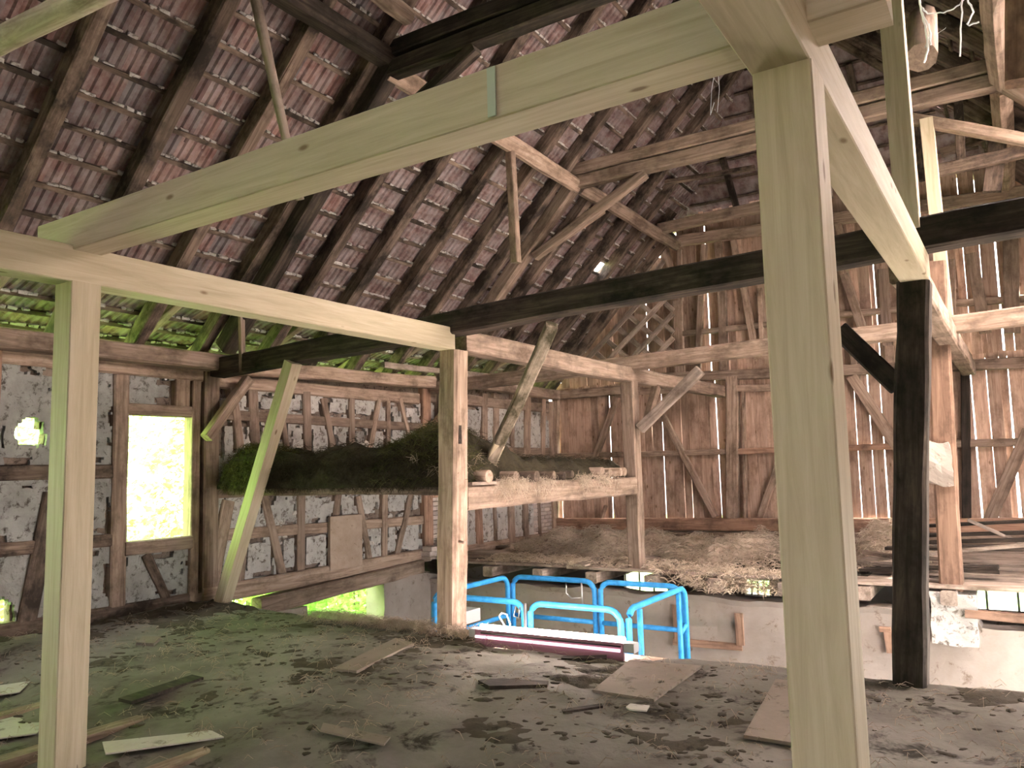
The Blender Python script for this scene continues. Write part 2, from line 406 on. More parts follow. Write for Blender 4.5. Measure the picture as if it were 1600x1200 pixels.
def plaster_cell(y0, y1, z0, z1, mat='plaster', erode=.55, holes=(), res=.034, back=.015, thick=.09, name='plaster_panel'):
    ny = max(2, int(round((y1-y0)/res))); nz = max(2, int(round((z1-z0)/res))); bm = bmesh.new(); g = {}
    s0 = RND.uniform(0, 50)
    for i in range(ny+1):
        for j in range(nz+1):
            y = y0+(y1-y0)*i/ny; z = z0+(z1-z0)*j/nz
            b = (i in (0, ny)) or (j in (0, nz))
            jy = 0 if b else .02*N(y, z, s0, 13); jz = 0 if b else .02*N(z, y, s0+3, 13)
            g[i, j] = bm.verts.new((XW-back+.014*fbm(y, z, s0, 2.3)+.006*N(y, z, s0, 11), y+jy, z+jz))
    for i in range(ny):
        for j in range(nz):
            y = y0+(y1-y0)*(i+.5)/ny; z = z0+(z1-z0)*(j+.5)/nz
            d = min(y-y0, y1-y, z-z0, z1-z); n = fbm(y, z, s0+9, 2.6)
            if any(h(y, z) for h in holes): continue
            if erode > 0 and (n > .95-.35*erode or (d < .11 and n > .45-.55*erode-d*2)): continue
            bm.faces.new((g[i, j], g[i+1, j], g[i+1, j+1], g[i, j+1]))
    bmesh.ops.delete(bm, geom=[v for v in bm.verts if not v.link_faces], context='VERTS')
    if not bm.faces: bm.free(); return
    r = bmesh.ops.extrude_face_region(bm, geom=bm.faces[:])
    bmesh.ops.translate(bm, verts=[v for v in r['geom'] if isinstance(v, bmesh.types.BMVert)], vec=(-thick, 0, 0))
    bmesh.ops.recalc_face_normals(bm, faces=bm.faces[:])
    me = bpy.data.meshes.new(name); bm.to_mesh(me); bm.free(); me.materials.append(M[mat])
    o = bpy.data.objects.new(name, me); COL.objects.link(o); o.parent = wall
    return o
def hole(c, ry, rz, s=1.0):
    def f(y, z): return ((y-c[0])/ry)**2+((z-c[1])/rz)**2 < 1+s*.6*fbm(y, z, 5, 6)
    return f
H1 = hole(wl(50, 676), .17, .17); H2 = hole(wl(2, 968), .14, .22, .4); H3 = hole(wl(318, 917), .05, .09, .2); H4 = hole(wl(646, 680), .08, .05, .3)
H5 = hole((15.9, 3.45), .2, .1, .3)
def row_cells(key, z0, z1, ya, yb, mat='plaster', **k):
    zm = (z0+z1)/2; ys = []
    for (A, B, w) in lines[key]:
        lo, hi = sorted((A[1], B[1]))
        if lo-.15 < zm < hi+.15:
            f = (zm-A[1])/(B[1]-A[1]); ys.append(A[0]+(B[0]-A[0])*f)
    ys = [ya]+sorted(ys)+[yb]
    for a, b in zip(ys[:-1], ys[1:]):
        if b-a > .1: plaster_cell(a+.02, b-.02, z0, z1, mat, **k)
row_cells('u2', 2.54, 2.90, 6.98, 11.38, holes=(H4,)); row_cells('u2', 1.52, 2.46, 6.98, 11.38, holes=(H4,))
row_cells('l2', .88, 1.40, 6.98, 11.38); row_cells('l2', .2, .82, 6.98, 11.38, holes=(H3,), erode=.75)
row_cells('u3', 2.08, 2.96, 11.6, 16.1, erode=.3); row_cells('u3', 1.36, 1.96, 11.6, 16.1, erode=.4)
row_cells('l3', .16, 1.20, 12.4, 15.4, erode=.35)
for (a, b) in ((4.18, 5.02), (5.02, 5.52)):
    plaster_cell(a, b, 1.84, 2.96, 'plaster_shaded', erode=.5, holes=(H1,)); plaster_cell(a, b, 1.0, 1.70, 'plaster_shaded', erode=.3)
    plaster_cell(a, b, .16, .88, 'plaster_shaded', erode=.4, holes=(H2,))
plaster_cell(5.68, 6.34, 2.60, 2.96, 'plaster_shaded', erode=.3); plaster_cell(5.68, 6.56, .16, .76, 'plaster_shaded', erode=.55)
for a, b in ((-3.9, -2.4), (-1.2, .5), (2.2, 4.05)): plaster_cell(a, b, .1, 3.0, erode=.3, res=.1)
for a, b in ((-2.4, -1.2), (.5, 2.2)): plaster_cell(a, b, .1, .9, erode=.3, res=.1); plaster_cell(a, b, 2.5, 3.0, erode=.3, res=.1)
# rubble and clay core of the wall, seen where plaster has fallen off
def core(y0, y1, z0, z1, holes=()):
    o = plaster_cell(y0, y1, z0, z1, 'clay', 0, holes, .06, .075, .12, 'clay_core'); return o
WH = lambda y, z: .9 < z < 2.5 and (.5 < y < 2.1 or -2.4 < y < -1.2)
core(-4, 2.2, 0, 3.1, (WH,)); core(2.2, 5.62, 0, 3.1, (H1, H2)); core(5.62, 6.6, 0, .8); core(5.62, 6.6, 2.5, 3.1); core(6.6, 11.5, .05, 3.28, (H3, H4)); core(11.5, 16.2, 0, 3.36)
# loose stones in the broken panels
for (cx, cy, n, sx, sy) in ((600, 850, 26, 34, 26), (628, 842, 8, 12, 22), (437, 830, 14, 12, 28), (327, 895, 8, 8, 20), (655, 690, 10, 12, 14), (470, 810, 8, 14, 10), (570, 690, 16, 40, 12)):
    for _ in range(n):
        y, z = wl(cx+RND.uniform(-sx, sx), cy+RND.uniform(-sy, sy)); s = RND.uniform(.03, .075)
        bm = bmesh.new(); bmesh.ops.create_icosphere(bm, subdivisions=1, radius=1)
        for v in bm.verts: v.co = Vector((v.co.x*.05, v.co.y*s, v.co.z*s*.75))*(1+.3*RND.uniform(-1, 1))
        me = bpy.data.meshes.new('stone'); bm.to_mesh(me); bm.free(); me.materials.append(M['stone'])
        o = bpy.data.objects.new('stone', me); COL.objects.link(o); o.location = (XW-.05, y, z); o.parent = wall
# brick fillings in bay three
BM = bpy.data.meshes.new('brick'); bm = bmesh.new(); bmesh.ops.create_cube(bm, size=1); bmesh.ops.bevel(bm, geom=bm.edges[:], offset=.05, segments=1, affect='EDGES'); bm.to_mesh(BM); bm.free(); BM.materials.append(M['brick'])
def bricks(pa, pb, rows, parent, xc, axis='y', bw=.25, bh=.075):
    pass
def brick_field(y0, y1, z0, z1, bw=.24, bh=.085):
    r = 0; z = z0
    while z+bh < z1+.01:
        y = y0-(bw/2 if r % 2 else 0)
        while y < y1:
            a, b = max(y, y0), min(y+bw, y1)
            if b-a > .05:
                o = bpy.data.objects.new('brick', BM); COL.objects.link(o); o.parent = wall
                o.location = (XW-.05+RND.uniform(-.006, .006), (a+b)/2, z+bh/2); o.scale = (.1, b-a-.014, bh-.014)
            y += bw
        z += bh; r += 1
brick_field(11.66, 12.28, .16, 1.18); brick_field(15.25, 16.05, .16, 1.2)
# masonry below the sill
def masonry(name, lo, hi, mat='plaster_smooth', parent=None, res=.09, rough=.02):
    lo, hi = Vector(lo), Vector(hi); bm = bmesh.new(); bmesh.ops.create_cube(bm, size=1)
    d = hi-lo; c = (hi+lo)/2
    cuts = max(2, int(max(d)/res))
    for ax in range(3):
        n = int(d[ax]/res)
        for i in range(1, n):
            co_ = Vector((0, 0, 0)); co_[ax] = -.5+i/n; no = Vector((0, 0, 0)); no[ax] = 1
            bmesh.ops.bisect_plane(bm, geom=bm.verts[:]+bm.edges[:]+bm.faces[:], plane_co=co_, plane_no=no)
    s0 = RND.uniform(0, 40)
    for v in bm.verts:
        p = Vector((v.co.x*d.x, v.co.y*d.y, v.co.z*d.z))+c
        q = Vector((fbm(p.y, p.z, s0, 2.2), fbm(p.x, p.z, s0+7, 2.2), fbm(p.x, p.y, s0+3, 2.5)))*rough
        v.co = p+q
    me = bpy.data.meshes.new(name); bm.to_mesh(me); bm.free(); me.materials.append(M[mat])
    o = bpy.data.objects.new(name, me); COL.objects.link(o)
    if parent: local(o, parent)
    return o
masonry('plinth', (-9.5, 6.7, ZT), (-9.12, 8.5, -.28), 'plaster_smooth', wall)
masonry('plinth', (-9.5, 10.15, ZT), (-9.1, 11.75, -.13), 'plaster_smooth', wall)
masonry('plinth', (-9.5, 8.4, ZT), (-9.15, 10.2, -.95), 'plaster_smooth', wall)
masonry('plinth', (-9.5, 11.7, ZT), (-9.2, 16.3, 0.0), 'plaster_smooth', wall, .3)
masonry('plinth', (-9.5, -4, ZT), (-9.2, 6.7, 0.0), 'plaster_smooth', wall, .5)
for i in range(9):     # broken brick quoin above the plinth
    o = bpy.data.objects.new('brick', BM); COL.objects.link(o); o.parent = wall
    o.location = (-9.1+.02*(i % 3), 11.35+.12*(i % 2), -.08+.09*(i//2)); o.scale = (.22, .22, .085)

# ------------------------------------------------------------------ back gable wall: boards on a timber frame
gab = empty('wall_back', kind='structure')
YI = 16.2
def gp(x, y): return onY(x, y, YI)
def gt(name, a, b, w, d=.12, mat='old_wood', proud=0.0):
    A, B = gp(*a), gp(*b); A.y = B.y = YI+d/2-proud
    return beam(name, A, B, w, d, mat, gab, up=(0, -1, 0), hew=.006)
def roof_z(x): return min(3.3+(x-XW)+.15, 3.3+(XR-x)+.15)
gaps = [(gp(*a).x, gp(*b).x, w) for a, b, w in (((1112, 460), (1119, 800), .018), ((872, 640), (874, 800), .03), ((952, 680), (952, 800), .02), ((1015, 690), (1022, 800), .014),
        ((1078, 760), (1080, 805), .018), ((1366, 755), (1367, 800), .02), ((1385, 745), (1388, 805), .04), ((1520, 590), (1533, 810), .045), ((1546, 590), (1556, 810), .012), ((1577, 590), (1597, 810), .07), ((1345, 780), (1346, 806), .03), ((1035, 740), (1037, 800), .01))]
gx = sorted([( (a+b)/2, w) for a, b, w in gaps])
x = -9.25
def board_row(zlo, zhi, mat, gl, seed, clip=False, yoff=0):
    rr = random.Random(seed); x = -9.25; k_ = 0
    while x < 3.3:
        k_ += 1
        w = rr.uniform(.15, .25)
        nx = x+w; g = -.012
        for c, gw in gl:
            if x+.10 < c < nx+.10: nx = c; g = gw; break
        g2 = g if g > 0 else 0
        xm = (x+nx)/2; top = min(zhi, roof_z(xm)+.12) if clip else zhi
        if top > zlo+.1:
            g = g*.42 if g > 0 else g; t = rr.uniform(-.006, .006)+(rr.choice((.5, .5, -.3))*g if g > 0 else 0); wd_ = nx-x-g
            beam('board', (xm-g/2-t, YI+.14+yoff+(k_ % 2)*.027, zlo), (xm-g/2+t, YI+.14+yoff+(k_ % 2)*.027, top+rr.uniform(-.02, .02)), wd_, .025, mat, gab, up=(0, -1, 0), hew=.002, cham=.05, seg=2)
        x = nx
board_row(.42, 3.5, 'board_wood', gx, 3)
gu = sorted([(onY(x_, y_, YI).x, w) for x_, y_, w in ((1090, 400, .02), (1103, 490, .035), (1367, 470, .05), (1553, 330, .05), (1562, 450, .06), (1512, 480, .015), (1524, 320, .012), (1005, 500, .02), (1580, 470, .02))])
board_row(3.42, 7.15, 'board_wood', gu, 8, True, .056)
gt('sill', (800, 818), (1680, 822), .26, .2, 'red_wood', .05)
gt('sill', (800, 838), (1680, 842), .2, .24, 'old_wood', .1)
gt('rail', (800, 714), (1135, 706), .12); gt('rail', (1135, 706), (1410, 697), .12, .12, 'red_wood'); gt('rail', (1480, 694), (1700, 688), .14)
gt('wall_post', (1143, 588), (1144, 815), .25, .18, 'old_wood', .03); gt('wall_post', (1160, 600), (1164, 815), .05, .14, 'old_wood')
gt('wall_post', (867, 610), (866, 815), .16); gt('wall_post', (1508, 570), (1510, 830), .14, .16, 'dark_wood', .02)
for a, b, w in (((963, 620), (926, 724), .13), ((1030, 640), (1117, 808), .13), ((1220, 712), (1187, 808), .13), ((1330, 588), (1408, 708), .2), ((1608, 672), (1542, 822), .2), ((945, 790), (938, 812), .05)):
    gt('brace', a, b, w, .11, 'old_wood', .01)
gt('rail', (985, 592), (1700, 562), .2, .14, 'old_wood', .02); gt('rail', (985, 612), (1300, 602), .14, .1, 'old_wood', .01)
gt('rail', (865, 618), (1000, 607), .2, .14, 'old_wood', .04)
for a, b, w in (((1058, 470), (1062, 590), .2), ((1095, 462), (1088, 590), .13), ((1127, 455), (1130, 590), .18), ((1160, 448), (1182, 560), .14), ((1100, 382), (1095, 470), .13), ((1121, 378), (1126, 460), .15),
                ((1145, 375), (1158, 450), .12), ((1036, 377), (1052, 440), .13), ((1060, 390), (1062, 470), .1), ((1186, 450), (1190, 545), .1), ((1318, 428), (1354, 535), .16), ((1379, 420), (1386, 540), .18), ((1308, 345), (1322, 400), .13),
                ((1486, 405), (1491, 520), .09), ((1518, 395), (1540, 520), .19), ((1577, 300), (1582, 520), .24), ((1499, 305), (1514, 380), .16), ((1330, 540), (1340, 600), .12), ((1389, 540), (1391, 600), .16)):
    gt('stud', a, b, w, .1, 'old_wood', .005)
gt('rail', (1050, 523), (1250, 500), .11, .1, 'old_wood'); gt('rail', (1300, 492), (1420, 482), .12, .1); gt('rail', (1480, 474), (1680, 460), .13, .1)
gt('collar_rail', (1050, 378), (1680, 288), .24, .16, 'old_wood', .04)
# lattice of crossed laths beside the studs
def lat_in(x, y): return 905 < x < 1054 and y < 566-.06*(x-905) and y > 560-1.14*(x-905)+12 and y > 440
for sl_, cs in ((-1.08, range(1480, 1800, 37)), (.86, range(-420, -180, 34))):
    for c_ in cs:
        pts = [(x_, sl_*x_+c_) for x_ in range(900, 1060) if lat_in(x_, sl_*x_+c_)]
        if len(pts) > 14: gt('lath', pts[0], pts[-1], .11, .04, 'grey_board', .07 if sl_ < 0 else .03)
gt('lath', (1010, 425), (1030, 445), .1, .04, 'grey_board', .02); gt('lath', (1008, 450), (1038, 408), .1, .04, 'grey_board', .06)
# stable wall under the gable with two windows
def wall_with_holes(name, x0, x1, z0, z1, y, th, holes, mat, parent=None):
    xs = sorted({x0, x1, *[h[0] for h in holes], *[h[1] for h in holes]}); zs = sorted({z0, z1, *[h[2] for h in holes], *[h[3] for h in holes]})
    bm = bmesh.new()
    vv = {}
    def V(a, b):
        if (a, b) not in vv: vv[a, b] = bm.verts.new((a, y, b))
        return vv[a, b]
    for i in range(len(xs)-1):
        for j in range(len(zs)-1):
            cx, cz = (xs[i]+xs[i+1])/2, (zs[j]+zs[j+1])/2
            if any(h[0] < cx < h[1] and h[2] < cz < h[3] for h in holes): continue
            bm.faces.new((V(xs[i], zs[j]), V(xs[i+1], zs[j]), V(xs[i+1], zs[j+1]), V(xs[i], zs[j+1])))
    r = bmesh.ops.extrude_face_region(bm, geom=bm.faces[:]); bmesh.ops.translate(bm, verts=[v for v in r['geom'] if isinstance(v, bmesh.types.BMVert)], vec=(0, th, 0))
    bmesh.ops.recalc_face_normals(bm, faces=bm.faces[:])
    me = bpy.data.meshes.new(name); bm.to_mesh(me); bm.free(); me.materials.append(M[mat]); o = bpy.data.objects.new(name, me); COL.objects.link(o)
    if parent: o.parent = parent
    return o
W1 = (-4.95, -4.45, -1.0, -.52); W2 = (-1.2, .2, -1.0, -.58); W3 = (-7.6, -6.6, -1.1, -.5)
wall_with_holes('masonry', -9.4, 3.5, ZT, .38, YI+.08, .3, (W1, W2, W3), 'plaster_smooth', gab)
for n_, w in enumerate((W1, W2, W3)):
    win = empty('window_%d' % (n_+1), kind='structure')
    m = 4 if n_ == 0 else 3
    for i in range(m+1):
        xx = w[0]+(w[1]-w[0])*i/m; box('glazing_bar', (xx-.018, YI+.14, w[2]), (xx+.018, YI+.18, w[3]), 'paper', win)
    for j in range(4 if n_ == 0 else 2):
        zz = w[2]+(w[3]-w[2])*j/(3 if n_ == 0 else 1); box('glazing_bar', (w[0], YI+.14, zz-.018), (w[1], YI+.18, zz+.018), 'paper', win)
    box('pane', (w[0], YI+.155, w[2]), (w[1], YI+.160, w[3]), 'pane', win)

# ------------------------------------------------------------------ stable wall across the barn, below the loft edge
stw = empty('wall_middle', kind='structure')
def stable():
    res = .08; x0, x1 = -9.1, 3.35; nx = int((x1-x0)/res); bm = bmesh.new(); g = {}
    zs = 26
    for i in range(nx+1):
        x = x0+(x1-x0)*i/nx
        top = -.24+.05*fbm(x, 0, 3, 1.3)+(.12 if -1.05 < x < -.72 else 0)-(.14 if x > -.6 else 0)
        for j in range(zs+1):
            z = ZT+(top-ZT)*j/zs
            g[i, j] = bm.verts.new((x, 11.36+.018*fbm(x, z, 1, 1.4)-(.03 if j == zs else 0), z))
    for i in range(nx):
        for j in range(zs): bm.faces.new((g[i, j], g[i+1, j], g[i+1, j+1], g[i, j+1]))
    r = bmesh.ops.extrude_face_region(bm, geom=bm.faces[:]); bmesh.ops.translate(bm, verts=[v for v in r['geom'] if isinstance(v, bmesh.types.BMVert)], vec=(0, .35, 0))
    bmesh.ops.recalc_face_normals(bm, faces=bm.faces[:])
    me = bpy.data.meshes.new('plastered_masonry'); bm.to_mesh(me); bm.free(); me.materials.append(M['plaster_smooth']); o = bpy.data.objects.new('plastered_masonry', me); COL.objects.link(o); o.parent = stw
stable()
masonry('pier', (-1.12, 11.28, -.6), (-.62, 11.75, .02), 'plaster', stw, .06, .03)
for (a, b, w) in (((1056, 945), (1060, 1002), .12), ((1052, 1002), (1160, 1012), .1), ((1154, 958), (1158, 1008), .11), ((1374, 983), (1392, 984), .07), ((1386, 984), (1392, 1020), .1)):   # remnants of a walled-up opening
    beam('frame_remnant', onY(*a, 11.345), onY(*b, 11.345), w, .05, 'red_wood', stw, up=(0, -1, 0), hew=.01)
beam('ledge', onY(1508, 958, 11.3), onY(1700, 975, 11.3), .12, .1, 'red_wood', stw)
# walls out of the picture: yard side with the open threshing gate, and behind the viewer
wr = empty('wall_right', kind='structure')
for y0_, y1_, z0_, z1_ in ((-4, 6.9, ZT, 3.4), (6.9, 11.5, 1.3, 3.4), (11.5, 16.3, ZT, 3.4)):
    box('wall_panel', (XR, y0_, z0_), (XR+.12, y1_, z1_), 'board_wood', wr)
wfr = empty('wall_front', kind='structure')
wall_with_holes('wall_panel', -9.4, 3.5, ZT, 3.4, -4.15, .12, ((1.5, 2.6, -.1, 2.0),), 'board_wood', wfr)
wall_with_holes('cross_wall', -9.2, 3.35, ZT, -.32, 6.6, .1, (), 'plaster_smooth', wfr)
mesh('gable_panel', [(XW-.2, -4.1, 3.3), (XR+.2, -4.1, 3.3), (RX, -4.1, RZ)], [(0, 1, 2)], 'board_wood', wfr)

# ------------------------------------------------------------------ roof
roof = empty('ceiling', kind='structure')
SQ = math.sqrt(.5)
RY = [-3.3, -2.3, -1.3, -.3, .75, 1.75, 2.75, 3.78, 4.80, 5.80, 6.72, 7.82, 8.68, 9.66, 10.55, 11.35, 12.5, 13.3, 14.05, 14.8, 15.55, 16.15]
for y in RY:
    w = RND.uniform(.14, .18); dy = RND.uniform(-.03, .03)
    for sgn in (1, -1):
        top = (RX, y, RZ+.02); ft = (RX-sgn*(RX-XW+.35), y+dy, 3.3-.35+.02)
        if y > 14.5: top = (RX-sgn*(3.05-.45*(16.15-y)), y, 6.62+.45*(16.15-y))
        off = Vector((-sgn*SQ, 0, SQ))*.105
        beam('rafter', Vector(ft)+off, Vector(top)+off, w, .21, 'rafter_wood', roof, up=(-sgn, 0, 1), hew=.012)
for y in RY:      # sprockets at the eaves
    if y > 1: beam('sprocket', (-10.2, y+.26, 3.28), (-8.55, y+.22, 3.97), .12, .12, 'old_wood', roof, up=(-1, 0, 2), hew=.005)
# battens and tiles
DS = .349
def slope_pt(sgn, s, y, h):     # s up the slope from the eaves, h above the rafter backs
    b = Vector((RX-sgn*(RX-XW+.55), y, 3.3-.55))
    if s < 1.25:
        q = b+Vector((sgn*SQ, 0, SQ))*1.25+Vector((-sgn*SQ, 0, SQ))*(.215+h); return q-Vector((sgn*.94, 0, .34))*(1.25-s)
    return b+Vector((sgn*SQ, 0, SQ))*s+Vector((-sgn*SQ, 0, SQ))*(.215+h)
NS = 28
for sgn in (1, -1):
    for k in range(NS):
        s = .05+k*DS; y1 = 16.45
        if s > 5.55: y1 = 16.45-(s-5.55)*SQ
        beam('batten', slope_pt(sgn, s, -4.1, .015), slope_pt(sgn, s, y1, .015), .055, .034, 'rafter_wood', roof, up=(-sgn, 0, 1), hew=.004, seg=16, cham=.05)
TW, TL = .225, .43
prof = [(-TW/2, 0), (-TW*.3, .0), (-TW*.22, .022), (-TW*.06, .022), (0, 0), (TW*.14, .0), (TW*.22, .022), (TW*.40, .022), (TW*.52, .012)]
tv = []
for yy in (0, TL):
    tv += [(a, yy, b-.0*yy) for a, b in prof]+[(a, yy, b+.014) for a, b in reversed(prof)]
npf = len(prof)*2; tf = [(i, (i+1) % npf, npf+(i+1) % npf, npf+i) for i in range(npf)]
for e, rv_ in ((0, True), (npf, False)):
    for i in range(len(prof)-1):
        q = (e+i, e+i+1, e+npf-2-i, e+npf-1-i); tf.append(tuple(reversed(q)) if not rv_ else q)
TM = bpy.data.meshes.new('roof_tile'); TM.from_pydata(tv, [], tf); TM.update(); TM.materials.append(M['tile'])
rest = {1: ([], []), -1: ([], [])}; near = []
rt = random.Random(5)
SL = at(925, 446, (-1, 0, 1), 12.8)
for sgn in (1, -1):
    for k in range(NS):
        s = .02+k*DS; y = -4.0+(.11 if k % 2 else 0); y1 = 16.45
        if s > 5.55: y1 = 16.80-(s-5.55)*SQ
        while y < y1:
            p = slope_pt(sgn, s-.07, y, .048)
            if sgn == -1 and 6.8 < y < 12.3 and 2.1 < s < 4.5:
                y += TW; continue
            if not (sgn == 1 and abs(p.x-SL.x) < .13 and abs(p.y-SL.y) < .12):
                up_ = Vector((sgn*SQ, 0, SQ)) if s > 1.2 else Vector((sgn*.94, 0, .34)); nn = Vector((-up_.z*sgn, 0, abs(up_.x))); a = -.05+rt.uniform(-.012, .012)
                vv = (up_*math.cos(a)+nn*math.sin(a)).normalized(); uu = Vector((0, -sgn, 0)); ww = uu.cross(vv)
                uu = (uu+vv*rt.uniform(-.02, .02)).normalized(); ww = uu.cross(vv).normalized()
                mt = Matrix(((uu.x, vv.x, ww.x, p.x), (uu.y, vv.y, ww.y, p.y), (uu.z, vv.z, ww.z, p.z), (0, 0, 0, 1)))
                X_, Y_, W_ = proj(p) if (p-CP).dot(_fw) > .1 else (-999, 0, 99)
                near.append((W_ if (sgn == 1 and -20 < X_ < 1600 and -20 < Y_ < 560) else 1e6+W_, sgn, mt))
            y += TW*rt.uniform(.985, 1.0)
near.sort(key=lambda q: q[0])
for i, (d, sgn, mt) in enumerate(near):
    if i < 300:
        o = bpy.data.objects.new('roof_tile', TM); COL.objects.link(o); o.matrix_world = mt; o.parent = roof
    else:
        V_, F_ = rest[sgn]; b = len(V_); V_ += [mt @ Vector(v) for v in tv]; F_ += [tuple(b+i_ for i_ in f) for f in tf]
for sgn in (1, -1):
    tag(mesh('tile_covering', rest[sgn][0], rest[sgn][1], 'tile', roof), kind='stuff')
for i in range(10):      # unseen frosted panes, added in the yard-side slope as diffuse overhead light
    ya = 6.8+i*.55
    vs = [slope_pt(-1, s_, y_, h_) for h_ in (.05, .058) for s_, y_ in ((1.95, ya), (4.6, ya), (4.6, ya+.57), (1.95, ya+.57))]
    mesh('added_pane', vs, [(3, 2, 1, 0), (4, 5, 6, 7), (0, 1, 5, 4), (1, 2, 6, 5), (2, 3, 7, 6), (3, 0, 4, 7)], 'frosted', roof)
# broken mortar along the battens
mv, mf = [], []
for k in range(1, 24):
    y = 1.6
    while y < 16.3:
        l = rt.uniform(.03, .12)
        if rt.random() < .75:
            c0 = slope_pt(1, .05+k*DS+.035+rt.uniform(-.006, .012), y, .004+rt.uniform(-.006, .01)); e = Vector((SQ, 0, SQ))*rt.uniform(.008, .02); nn = Vector((-SQ, 0, SQ))*.03; dy = Vector((0, l, 0)); b = len(mv)
            j = [Vector((rt.uniform(-.006, .006), rt.uniform(-.01, .01), rt.uniform(-.006, .006))) for _ in range(4)]
            mv += [c0-e+j[0], c0+e+j[1], c0+e+dy+j[2], c0-e+dy+j[3], c0-e+nn, c0+e+nn, c0+e+dy+nn, c0-e+dy+nn]
            mf += [(b, b+1, b+2, b+3), (b+4, b+7, b+6, b+5), (b, b+4, b+5, b+1), (b+1, b+5, b+6, b+2), (b+2, b+6, b+7, b+3), (b+3, b+7, b+4, b)]
        y += l*rt.uniform(.9, 1.6)
tag(mesh('mortar', mv, mf, 'plaster', roof), kind='stuff')
# half hip over the gable
for i in range(7):
    x = RX-2.6+i*.87; top = 13.75+abs(x-RX)*1.0
    beam('hip_rafter', (x, 16.55, 6.75), (x, min(16.3, top), 6.75+16.55-min(16.3, top)), .11, .13, 'rafter_wood', roof, up=(0, 1, 1))
hv, hf = [], []
for k in range(10):
    y = 16.5-k*.3; z = 6.9+k*.3; hw = max(.15, 3.0-k*.3)
    if True:
        beam('hip_batten', (RX-hw, y, z), (RX+hw, y, z), .05, .03, 'rafter_wood', roof, up=(0, 1, 1), hew=.004)
        b = len(hv); hv += [(RX-hw-.4, y+.12, z-.06), (RX+hw+.4, y+.12, z-.06), (RX+hw+.1, y-.22, z+.32), (RX-hw-.1, y-.22, z+.32)]; hf.append((b, b+1, b+2, b+3))
tag(mesh('hip_tiling', hv, hf, 'tile', roof), kind='stuff')
for i in range(46):     # ridge caps
    pole('ridge_cap', (RX, -4.1+i*.39, RZ+.20), (RX, -4.1+i*.39+.41, RZ+.20), .17, 'tile', roof, hew=0, n=8)
#@@OBJECTS
# ------------------------------------------------------------------ new pale timber frame
def thing(o, label, cat, group=None): return tag(o, label, cat, group)
NW = 'new_wood'
lp = beam('timber_post', (XP-.02, 2.82, -.17), (XP, 2.82, 2.98), .2, .2, NW, up=(0, 1, 0), hew=0, cham=.03, label='new pale square timber post, slim, opposite the window with light behind', cat='post')
rp = beam('timber_post', (-.605, 2.82, -.17), (-.60, 2.82, 3.05), .2, .21, NW, up=(0, 1, 0), hew=0, cham=.03, label='new pale square timber post with knots, in front of the dark old post', cat='post')
lb = beam('timber_beam', (XP, -2.5, 3.08), (XP, 6.86, 3.10), .2, .24, NW, hew=0, cham=.03, label='new whitish timber beam running from slim post to old hewn corner post', cat='beam')
rb = beam('timber_beam', (-.60, -2.5, 3.16), (-.61, 6.98, 3.17), .2, .23, NW, hew=0, cham=.03, label='new pale timber beam resting on top of the dark old post', cat='beam')
xe = onY(1386, 15, 2.75).x
cb = beam('timber_beam', (XP-.35, 2.82, 3.30), (xe, 2.82, 3.30), .2, .24, NW, hew=0, cham=.03, label='long new timber cross beam lying over both pale beams, blue mark on face', cat='beam')
t = plain('mark_blue', (.42, .47, .40), .9)
p = onY(765, 120, 2.712)
box('beam_mark', (p.x-.012, 2.708, 3.19), (p.x+.03, 2.7135, 3.41), 'mark_blue', cb)  # narrow bluish bar, cooler in colour than the beam face
pr = beam('timber_prop', onZ(345, 948, -.02)+Vector((0, 0, -.02)), onY(458, 566, 6.78), .16, .16, NW, up=(0, 1, 0), hew=0, cham=.03, label='new pale timber prop leaning by the window, its foot on the earth floor', cat='prop')
up_ = beam('timber_post', (-.62, 6.82, 3.46), (-.62, 6.82, 6.25), .17, .17, NW, up=(0, 1, 0), hew=0, cham=.03, label='new timber post standing on the dark tie beam', cat='post')

# ------------------------------------------------------------------ old frame
cp = beam('hewn_post', (XP-.06, 6.93, -.03), (XP+.02, 6.93, 2.98), .25, .25, 'old_wood', up=(0, 1, 0), hew=.016, cham=.12, label='thick hewn old corner post at the floor edge beside the glowing tube', cat='post')
q = onX(735, 680, XP+.07); box('mortise', (XP+.09, 6.87, q.z-.1), (XP+.122, 6.92, q.z+.1), 'dark_wood', cp)
pole('peg', (XP+.02, 6.9, .93), (XP+.20, 6.83, .92), .016, 'old_wood', cp, hew=0)
dp = beam('hewn_post', (-.85, 6.9, -.06), (-.63, 6.9, 3.06), .24, .25, 'dark_wood', up=(0, 1, 0), hew=.016, cham=.12, label='dark sooty old post standing at the floor edge', cat='post')
beam('hewn_post', (XP+.02, YT, .09), (XP, YT, 3.0), .22, .22, 'old_wood', up=(0, 1, 0), hew=.012, label='hewn post standing on the hay loft floor, carrying the end of the log platform beam', cat='post')
o = beam('spliced_post', (-.90, YT-.05, .0), (-.78, YT-.05, 4.2), .26, .24, 'red_wood', up=(0, 1, 0), hew=.01, label='orange brown post on the whitewashed pier, spliced with new wood above', cat='post')
beam('new_upper_half', (-.70, YT-.02, 3.3), (-.74, YT-.02, 6.15), .16, .16, NW, o, up=(0, 1, 0), hew=0, cham=.03)
masonry('plaster_lump', (-1.06, YT-.25, 1.36), (-.76, YT-.10, 1.9), 'plaster_smooth', o, .05, .075)
beam('tie_beam', (-9.15, YC, 3.13), (3.3, YC, 3.53), .24, .26, 'dark_wood', hew=.016, label='dark tie beam with hanging cobwebs, over the hewn corner post and dark post', cat='beam')
beam('tie_beam', (-9.15, YT, 3.20), (3.3, YT, 3.46), .22, .23, 'old_wood', hew=.012, label='grey brown tie beam over the post on the hay loft', cat='beam')
